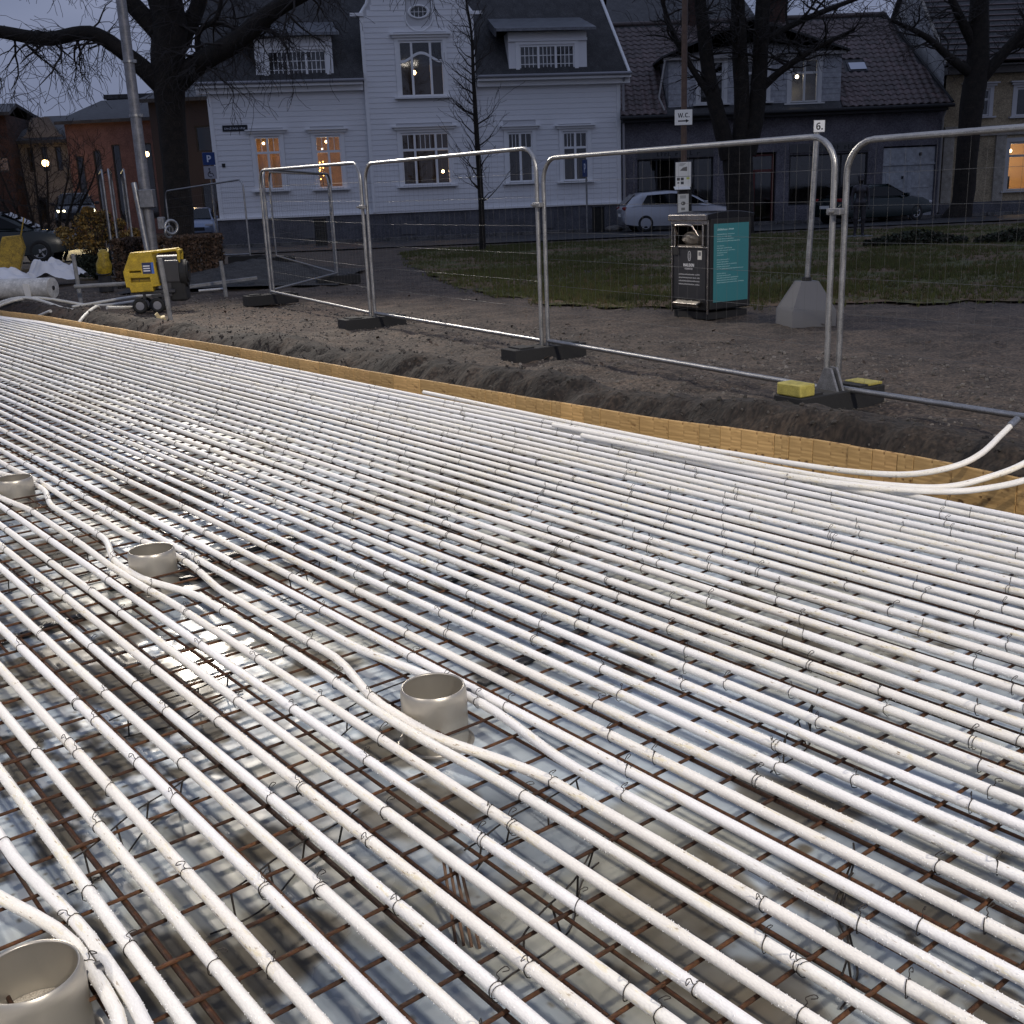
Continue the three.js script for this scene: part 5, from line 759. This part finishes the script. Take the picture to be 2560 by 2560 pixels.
const sedan = { low: [[-2.3, .7, .4, .8], [-2.2, .8, .3, .9], [-1.5, .85, .22, .93], [0, .86, .2, .92], [1.3, .86, .22, .9], [1.9, .82, .26, .82], [2.25, .76, .3, .7], [2.33, .66, .36, .6]], cab: [[-1.75, .74, .9, .6, .94], [-1.1, .78, .9, .58, 1.28], [-.6, .79, .9, .58, 1.37], [.1, .79, .9, .58, 1.36], [.55, .79, .89, .6, 1.2], [1.1, .77, .87, .64, .91]], side: [[[-1.4, .95], [.9, .93], [.28, 1.25], [-.5, 1.29], [-1.0, 1.22]]], belt: .9, roofY: 1.38, w0: .8, w1: .62, scr: [[1.08, .92, .68], [.22, 1.34, .54]], rear: [[-1.72, .95, .64], [-1.05, 1.29, .54]], wheels: [-1.4, 1.42] };
car('silver grey hatchback parked left of the waste bin', hatch, [6.55, 0, -42.6], .06, mat([.36, .37, .4], .3, { metalness: .45 }));
car('dark green saloon car parked right of the number post', sedan, [14.0, 0, -42.9], .45, mat([.004, .012, .012], .12, { metalness: .1 }), { handle: M.rim, trim: M.rim });
car('pale blue car parked head on beyond the brown hedge', hatch, [-14.3, .05, -54], -Math.PI / 2 + .2, mat([.2, .24, .33], .3, { metalness: .5 }));
car('dark van-like car at the left edge behind the yellow slab', hatch, [-14.4, .2, -32.5], .2, mat([.014, .02, .02], .25));
car('dark car with three glowing lights behind the orange bush', hatch, [-19.2, .9, -52], -Math.PI / 2 + .35, mat([.02, .02, .022], .3), { lit: 1 });
// ---------- signs, lamps and small street things ----------
function pSign(x, z, y0, turn, w, h, label, dis) {
  const t = thing('parking_sign', label, 'road sign', [x, 0, z], turn, 'parking signs'); part('post', cyl(.035, .035, y0 + h, 10, 0, (y0 + h) / 2, 0), M.galvDull, t);
  const pt = canvasTex(128, 128, c => { c.fillStyle = '#16366e'; c.fillRect(0, 0, 128, 128); c.fillStyle = '#cfd6e2'; c.font = 'bold 96px sans-serif'; c.textAlign = 'center'; c.fillText('P', 64, 98); });
  const pl = part('plate', rbox(w, h, .02, .005, 0, y0 + h / 2, .05), M.galvDull, t); const [g, m] = poster(w - .01, h - .01, pt); part('plate_print', g, m, pl).position.set(0, y0 + h / 2, .062);
  if (dis) { const dt = canvasTex(128, 128, c => { c.fillStyle = '#9a9aa2'; c.fillRect(0, 0, 128, 128); c.strokeStyle = '#2a2a30'; c.lineWidth = 9; c.beginPath(); c.arc(66, 84, 26, 1, 5); c.stroke(); c.beginPath(); c.moveTo(58, 40); c.lineTo(60, 74); c.lineTo(88, 76); c.lineTo(98, 104); c.stroke(); c.beginPath(); c.arc(58, 28, 9, 0, 7); c.fillStyle = '#2a2a30'; c.fill(); }); const q = part('lower_plate', rbox(w, h, .02, .005, 0, y0 - h / 2 - .03, .05), M.galvDull, t); const [g2, m2] = poster(w - .01, h - .01, dt); part('lower_print', g2, m2, q).position.set(0, y0 - h / 2 - .03, .062); }
}
pSign(-10.35, -41.6, 2.95, .1, .44, .44, 'blue parking sign with wheelchair plate at the left corner of the white house', true);
pSign(3.3, -43.3, 2.05, -1.2, .4, .62, 'blue parking sign seen edge on before the white house', false);
function wallLamp(x, y, z, label, cd, r = .13, col = [1, .66, .3]) { const t = thing('wall_lamp', label, 'lamp', [x, y, z]); part('lamp_globe', ball(r, 0, 0, .2), lampM(col, 16), t); part('bracket', [box(.06, .06, .3, 0, .12, .05), cyl(.1, .14, .06, 12, 0, .15, .2)], M.dark, t); const l = new THREE.PointLight(new THREE.Color().setRGB(...col), cd, 0, 2); l.position.set(0, 0, .2); l.castShadow = true; l.shadow.radius = r / .02; t.add(l); }
wallLamp(-18.2, 4.25, -60.5, 'glowing lamp right of the lamp mast', 10); wallLamp(-16.3, 4.28, -60.6, 'glowing lamp left of the wheelchair plate', 10); wallLamp(-27.2, 4.4, -70, 'glowing orange lamp on the gabled building', 12, .2, [1, .6, .22]);
for (const [x, z, h, l] of [[-6.5, -41.2, .95, 'dark wooden post box standing by the plinth of the white house'], [3.75, -43.6, .95, 'dark wooden post box right of the edge-on parking sign']]) { const t = thing('post_box', l, 'box', [x, -.03, z], .1, 'dark boxes at the white house'); part('box_body', rbox(.42, h, .36, .015, 0, h / 2, 0), mat([.03, .028, .022], .8, { map: gritC, scale: .5 }), t); part('box_lid', rbox(.48, .05, .42, .012, 0, h + .02, 0), M.dark, t); }
{ const g = new THREE.IcosahedronGeometry(.26, 3), p = g.attributes.position; for (let i = 0; i < p.count; i++) { const k = 1 + .35 * (fbm(p.getX(i) * 5 + 3, p.getY(i) * 5 + p.getZ(i) * 3, 3) - .5); p.setXYZ(i, p.getX(i) * 1.4 * k, p.getY(i) * .6 * k, p.getZ(i) * k); } g.computeVertexNormals(); const m = part('boulder', g, mat([.26, .25, .24], .9, { map: gritC, scale: .5 })); m.position.set(4.35, .08, -43.5); tag(m, 'pale boulder at the right corner of the white house', 'boulder'); }
// ---------- bare trees ----------
// limbs: explicit polylines [[x,y,z,r],...] from the photograph; finer branches grow from them
function bareTree(name, label, pos, limbs, o) {
  const t = thing(name, label, 'tree', [pos[0], pos[1], pos[2]], 0, o.group), r = rng(o.seed), trunk = [], big = [], fine = [];
  const grow = (p, dir, len, rad, lv) => {
    const n = lv > 1 ? 6 : 5, pts = [p.clone()], rs = [rad], d = dir.clone(); let q = p.clone();
    for (let i = 1; i <= n; i++) {
      d.x += (r() - .5) * o.bend; d.z += (r() - .5) * o.bend; d.y += (r() - .5) * o.bend + (lv <= 2 ? o.lift : o.lift * .4); d.normalize();
      q = q.clone().addScaledVector(d, len / n); pts.push(q); rs.push(rad * (1 - .72 * i / n));
      if (lv > 0 && i > 0) for (let k = 0; k < o.kids[lv]; k++) if (r() < o.prob) {
        const a = r() * 6.283, sd = V(Math.cos(a), (r() - .45) * .9, Math.sin(a)); const nd = d.clone().multiplyScalar(.75).addScaledVector(sd, .75).normalize();
        grow(q, nd, len * (.5 + .25 * r()), Math.max(o.min, rs[i] * .62), lv - 1);
      }
    }
    (lv > 1 ? big : fine).push(sweep(pts, rs.map(v => Math.max(v, o.min)), lv > 1 ? 6 : 3, false));
  };
  limbs.forEach((L, li) => {
    const c = new THREE.CatmullRomCurve3(L.map(p => V(p[0], p[1], p[2]))), N = Math.max(10, L.length * 5), pts = c.getPoints(N), rs = pts.map((_, i) => { const u = i / N * (L.length - 1), k = Math.min(L.length - 2, Math.floor(u)); return mix(L[k][3], L[k + 1][3], u - k) * (1 + .1 * (fbm(i * .7 + li * 9, li, 2) - .5)); });
    trunk.push(sweep(pts, rs, L[0][3] > .12 ? 14 : 8));
    const st = L.start === undefined ? .3 : L.start;
    for (let i = Math.floor(N * st); i <= N; i++) { const k = o.side * (i === N ? 2 : 1); for (let s = 0; s < k; s++) { if (s + r() > k && r() < .5) continue; const tg = c.getTangent(Math.min(1, i / N)), a = r() * 6.283, nd = tg.clone().multiplyScalar(.45).add(V(Math.cos(a), (r() - .5) * 1.1 + o.up, Math.sin(a) * .8)).normalize(); grow(pts[i], nd, o.len * (.6 + .7 * r()) * (1 - .35 * i / N), Math.min(rs[i] * .5, o.rad), o.level); } }
  });
  part('trunk', trunk, M.bark, t); const cr = part('crown', big.length ? big : [fine[0]], M.twig, t); if (fine.length) tag(part('twigs', fine, M.twig, cr), null, null, null, 'stuff');
  return t;
}
const L = (start, ...p) => Object.assign(p, { start });
bareTree('old_tree', 'huge dark bare tree with a long level branch at upper left', [-8.4, .1, -30], [
  L(2, [-.2, -.3, 0, .5], [-.05, .6, 0, .38], [.05, 2.4, 0, .345], [.1, 3.9, 0, .36], [.2, 5, .1, .44], [.35, 5.9, .1, .44], [.1, 7.4, .2, .36], [-.6, 9.4, .3, .26], [-1, 12, .4, .12]),
  L(.2, [0, 4.4, .1, .26], [-.7, 5.1, .25, .2], [-1.5, 5.65, .4, .18], [-2.6, 5.55, .6, .17], [-3.8, 5.75, .8, .15], [-5.2, 5.8, .9, .12], [-7, 6.1, 1, .07]),
  L(.15, [.2, 4.4, 0, .3], [1.0, 4.9, .2, .26], [2.0, 5.3, .5, .24], [3.1, 5.95, .8, .2], [4.4, 6.5, 1, .17], [6, 7.2, 1.2, .11], [7.4, 7.6, 1.3, .05]),
  L(.2, [.3, 5.2, 0, .24], [.9, 6.1, -.3, .2], [1.3, 7.3, -.5, .17], [1.8, 9.2, -.8, .1]),
  L(.2, [.1, 5.6, .1, .24], [-1, 6.9, .3, .19], [-2.2, 8.0, .5, .13], [-3.6, 8.8, .6, .06]),
  L(.3, [1.0, 4.9, .2, .08], [1.1, 5.6, .3, .07], [1.6, 5.9, .4, .06], [1.9, 6.8, .5, .04]),
], { seed: 41, side: 1, len: 1.8, rad: .036, level: 2, kids: [0, 2, 2], prob: .4, bend: .85, lift: -.12, up: -.15, min: .006, group: null });
// hanging branches over the white house
bareTree('street_tree', 'dark three stemmed bare tree behind the waste bin', [8.0, 0, -38], [
  L(2, [0, -.2, 0, .5], [0, .8, 0, .46], [-.1, 2.2, 0, .5], [-.15, 2.9, 0, .5]),
  L(.45, [-.4, 2.4, .05, .3], [-.75, 3.6, .1, .26], [-1.05, 4.7, .1, .24], [-1.3, 6.4, .1, .22], [-1.6, 8.6, .2, .13]),
  L(.5, [-.05, 2.6, 0, .28], [0, 4, 0, .26], [-.1, 5.6, 0, .25], [-.2, 7.2, 0, .22], [-.3, 9.4, 0, .12]),
  L(.5, [.2, 2.5, 0, .3], [.45, 3.6, 0, .27], [.55, 5, 0, .26], [.6, 7, 0, .23], [.8, 9.6, 0, .12]),
  L(.4, [-.9, 4.1, .1, .12], [-1.7, 5.2, .3, .1], [-2.3, 6.2, .4, .09], [-2.8, 7.6, .5, .05]),
  L(.3, [.6, 4.5, 0, .14], [1.2, 5.0, .2, .11], [2.2, 5.6, .4, .09], [3.4, 6.1, .5, .05]),
  L(.3, [.6, 5.9, 0, .12], [1.6, 6.4, -.2, .1], [3, 6.9, -.3, .08], [4.6, 7.4, -.4, .05]),
], { seed: 17, side: 1, len: 1.7, rad: .045, level: 2, kids: [0, 2, 2], prob: .42, bend: .75, lift: .02, up: .05, min: .007, group: null });
bareTree('street_tree', 'dark bare tree with a broad trunk before the yellow house', [17.85, 0, -44.0], [
  L(2, [-.25, -.2, .1, .62], [0, .5, 0, .4], [.05, 2.2, 0, .4], [.1, 4.2, 0, .42], [.2, 5.5, 0, .42], [.1, 7.6, 0, .34], [.1, 9.6, 0, .2]),
  L(.3, [.3, 4.9, 0, .24], [1.1, 5.9, .2, .2], [1.9, 6.9, .3, .17], [2.6, 8.6, .4, .1]),
  L(.3, [1.2, 6.0, .2, .14], [2.2, 6.4, .4, .12], [3.6, 7.3, .6, .08]),
  L(.3, [0, 5.2, 0, .2], [-.9, 5.7, .3, .15], [-2, 6.5, .5, .11], [-3.4, 7.1, .7, .06]),
  L(.3, [0, 6.2, 0, .2], [-.8, 7.4, .2, .15], [-1.6, 8.8, .3, .08]),
], { seed: 23, side: 1, len: 1.6, rad: .045, level: 2, kids: [0, 2, 2], prob: .42, bend: .75, lift: .02, up: .05, min: .007, group: null });
bareTree('young_tree', 'slender young bare tree in front of the white house', [-.55, -.03, -33], [
  L(.22, [0, -.1, 0, .1], [.02, 1.4, 0, .085], [-.02, 3.2, 0, .07], [-.04, 4.8, 0, .05], [-.05, 6, 0, .032], [-.25, 7.4, 0, .012]),
], { seed: 9, side: 2, len: 1.15, rad: .022, level: 2, kids: [0, 1, 1], prob: .5, bend: .6, lift: .1, up: .2, min: .005, group: null });
// ---------- hedge and bushes ----------
function leafMass(n, inside, size, cols, seed) { // many small leaf faces through a volume
  const r = rng(seed), P = [], C = [], N = [], q = new THREE.Quaternion(), e = new THREE.Euler();
  while (n > 0) { const p = inside(r); if (!p) continue; n--; const s = size * (.6 + .8 * r()); q.setFromEuler(e.set(r() * 6.3, r() * 6.3, r() * 6.3)); const a = V(-s, 0, 0).applyQuaternion(q), b = V(0, 0, s * .55).applyQuaternion(q), c = V(s, s * .2, 0).applyQuaternion(q), d = V(0, 0, -s * .55).applyQuaternion(q), nn = V(0, 1, 0).applyQuaternion(q), k = cols[Math.floor(r() * cols.length)], t = .7 + .6 * r(); for (const v of [a, b, c, a, c, d]) { P.push(p[0] + v.x, p[1] + v.y, p[2] + v.z); N.push(nn.x, nn.y, nn.z); C.push(k[0] * t, k[1] * t, k[2] * t); } }
  const g = new THREE.BufferGeometry(); g.setAttribute('position', new THREE.Float32BufferAttribute(P, 3)); g.setAttribute('normal', new THREE.Float32BufferAttribute(N, 3)); g.setAttribute('color', new THREE.Float32BufferAttribute(C, 3)); return g;
}
const leafM = mat([1, 1, 1], .85, { vertexColors: true, side: THREE.DoubleSide });
{
  const t = thing('clipped_hedge', 'square clipped brown hedge behind the yellow power unit', 'hedge', [-6.95, gy(-6.7, -23.6), -23.8], .12);
  const w = 2.05, d = 1.5, h = .98; part('foliage', leafMass(15000, r => { const f = r(), s = .09; let x = (r() - .5) * w, y = .12 + r() * (h - .12), z = (r() - .5) * d; if (f < .5) y = h - r() * r() * .14 + .03 * (r() - .5); else if (f < .8) z = d / 2 - r() * r() * s * 2; else if (f < .95) x = (r() < .5 ? -1 : 1) * (w / 2 - r() * s); return [x + .05 * (r() - .5), y, z]; }, .035, [[.09, .05, .03], [.06, .035, .022], [.11, .07, .045], [.045, .03, .02]], 5), leafM, t);
  const r = rng(2), st = []; for (let i = 0; i < 130; i++) { const x = (r() - .5) * w, z = (r() - .5) * d, y = h * (.8 + .2 * r()); st.push(sweep([V(x, 0, z), V(x + (r() - .5) * .1, y * .5, z + (r() - .5) * .1), V(x + (r() - .5) * .2, y, z + (r() - .5) * .2)], [.014, .01, .005], 4, false)); } part('stems', st, M.twig, t);
}
{
  const t = thing('flowering_shrub', 'rounded shrub of orange brown leaves beside the lamp mast', 'shrub', [-9.55, gy(-9.7, -26.5) + .0, -26.8]); t.scale.set(.8, .82, .8);
  const cl0 = [[0, 1.3, 0, .5], [-.6, 1.15, .1, .38], [.5, 1.3, .1, .42], [1.0, 1.1, .2, .34], [1.35, .85, .3, .26], [-.3, 1.6, -.1, .34], [.3, 1.72, 0, .3], [0, 1.0, .35, .4], [-.9, 1.35, 0, .24], [.75, 1.5, 0, .22], [1.2, 1.25, .1, .2], [-.1, 1.9, 0, .18]];
  part('crown', leafMass(5200, r => { const c = cl0[Math.floor(r() * cl0.length)], u = r() * 2 - 1, a = r() * 6.283, q = c[3] * Math.pow(r(), .45), s = Math.sqrt(1 - u * u); return [c[0] + s * Math.cos(a) * q, c[1] + u * q * .75, c[2] + s * Math.sin(a) * q]; }, .045, [[.17, .1, .025], [.11, .07, .02], [.22, .13, .03], [.08, .06, .02], [.3, .2, .06], [.26, .13, .015]], 15), leafM, t);
  part('lower_leaves', leafMass(3500, r => { const a = r() * 6.28, q = Math.sqrt(r()) * .75; return [Math.cos(a) * q, .1 + r() * .6, Math.sin(a) * q]; }, .05, [[.012, .018, .01], [.02, .026, .014]], 16), leafM, t);
  const r = rng(6), st = []; for (let i = 0; i < 60; i++) { const a = r() * 6.28, q = r() * 1.1, y = 1 + r() * .9; st.push(sweep([V(Math.cos(a) * .15, 0, Math.sin(a) * .15), V(Math.cos(a) * q * .5, y * .55, Math.sin(a) * q * .4), V(Math.cos(a) * q, y, Math.sin(a) * q * .6)], [.018, .012, .005], 4, false)); } part('stems', st, M.twig, t);
}
{ // the tall twiggy brown shrub at the far left
  bareTree('twiggy_shrub', 'tall brown twiggy shrub at the far left behind the white sheets', [-13.2, .2, -33], [...Array(9)].map((_, i) => L(.15, [(i - 4) * .12, 0, 0, .05], [(i - 4) * .28, 1.3, .1 * (i % 3), .04], [(i - 4) * .42, 2.4 - .06 * Math.abs(i - 4), .2 * (i % 3 - 1), .022], [(i - 4) * .5, 3.4 - .14 * Math.abs(i - 4), .3 * (i % 3 - 1), .01])), { seed: 61, side: 1, len: .8, rad: .02, level: 1, kids: [0, 2, 2], prob: .5, bend: .6, lift: .05, up: .3, min: .006, group: null });
}
for (const [x, z, w, d, h, l, s] of [[9.9, -27, 2.1, .9, .38, 'low dark green ground shrub right of the statue', 31], [12.1, -26.6, 1.6, .8, .32, 'low dark green ground shrub farthest right on the lawn', 33]]) { const t = thing('low_shrub', l, 'shrub', [x, -.02, z], 0, 'low shrubs on the lawn'); part('foliage', leafMass(3000, r => { const a = r() * 6.28, q = Math.sqrt(r()); return [Math.cos(a) * q * w / 2 * 1.2, r() * h * (1.1 - q * .7), Math.sin(a) * q * d / 2]; }, .05, [[.016, .022, .01], [.024, .03, .013], [.03, .026, .015]], s), leafM, t); }
// ---------- statue ----------
{
  const t = thing('statue', 'dark bronze statue of a standing figure on the lawn before the green car', 'statue', [10.2, -.02, -32.3], -.1);
  const J = []; const bone = (a, ra, b, rb) => J.push([V(...a), ra, V(...b), rb]);
  bone([0, 1.56, .02], .078, [0, 1.65, .0], .09); bone([0, 1.38, -.01], .05, [0, 1.52, .0], .048); // head, neck
  bone([-.13, 1.36, 0], .065, [.13, 1.36, 0], .065); bone([0, 1.3, 0], .125, [0, 1.05, 0], .105); bone([-.05, 1.28, .02], .1, [.05, 1.28, .02], .1); bone([-.06, .95, 0], .115, [.06, .95, 0], .115);
  for (const s of [-1, 1]) { bone([s * .17, 1.35, 0], .056, [s * .225, 1.1, -.02], .044); bone([s * .225, 1.1, -.02], .042, [s * .235, .88, .04], .031); bone([s * .235, .87, .04], .034, [s * .232, .78, .06], .026); bone([s * .215, .84, .07], .013, [s * .205, .79, .09], .011); bone([s * .09, .92, 0], .088, [s * .1, .52, .015], .06); bone([s * .1, .52, .015], .058, [s * .105, .1, -.01], .038); bone([s * .105, .05, -.02], .04, [s * .125, .035, .13], .034); }
  bone([0, 1.575, .1], .018, [0, 1.545, .105], .02);
  const sd = (p, [a, ra, b, rb]) => { const pa = p.clone().sub(a), ba = b.clone().sub(a), h = cl(pa.dot(ba) / ba.dot(ba)); return pa.addScaledVector(ba, -h).length() - mix(ra, rb, h); };
  const n = 84, mc = new MarchingCubes(n, M.dark, false, false, 200000), S = .9, p = V(); mc.isolation = 0;
  for (let k = 0; k < n; k++) for (let j = 0; j < n; j++) for (let i = 0; i < n; i++) { p.set((i - n / 2) / (n / 2) * S, (j - n / 2) / (n / 2) * S + .87, (k - n / 2) / (n / 2) * S); let d = 9; if (Math.abs(p.x) < .42 && Math.abs(p.z) < .3) for (const b of J) { const q = sd(p, b), kk = .025, h = cl(.5 + .5 * (q - d) / kk); d = mix(q, d, h) - kk * h * (1 - h); } mc.field[i + j * n + k * n * n] = -d; }
  mc.update(); const c = mc.count, g = new THREE.BufferGeometry(), pos = mc.positionArray.slice(0, c * 3), nor = mc.normalArray.slice(0, c * 3); for (let i = 0; i < c; i++) { pos[i * 3] *= S; pos[i * 3 + 1] = pos[i * 3 + 1] * S + .87; pos[i * 3 + 2] *= S; }
  g.setAttribute('position', new THREE.BufferAttribute(pos, 3)); g.setAttribute('normal', new THREE.BufferAttribute(nor, 3));
  part('figure', boxUV(g, .4), mat([.05, .046, .055], .5, { metalness: .4, map: grain }), t); part('plinth_slab', rbox(.7, .08, .6, .015, 0, .0, .02), M.concrete, t);
}
renderer.render(scene, camera);
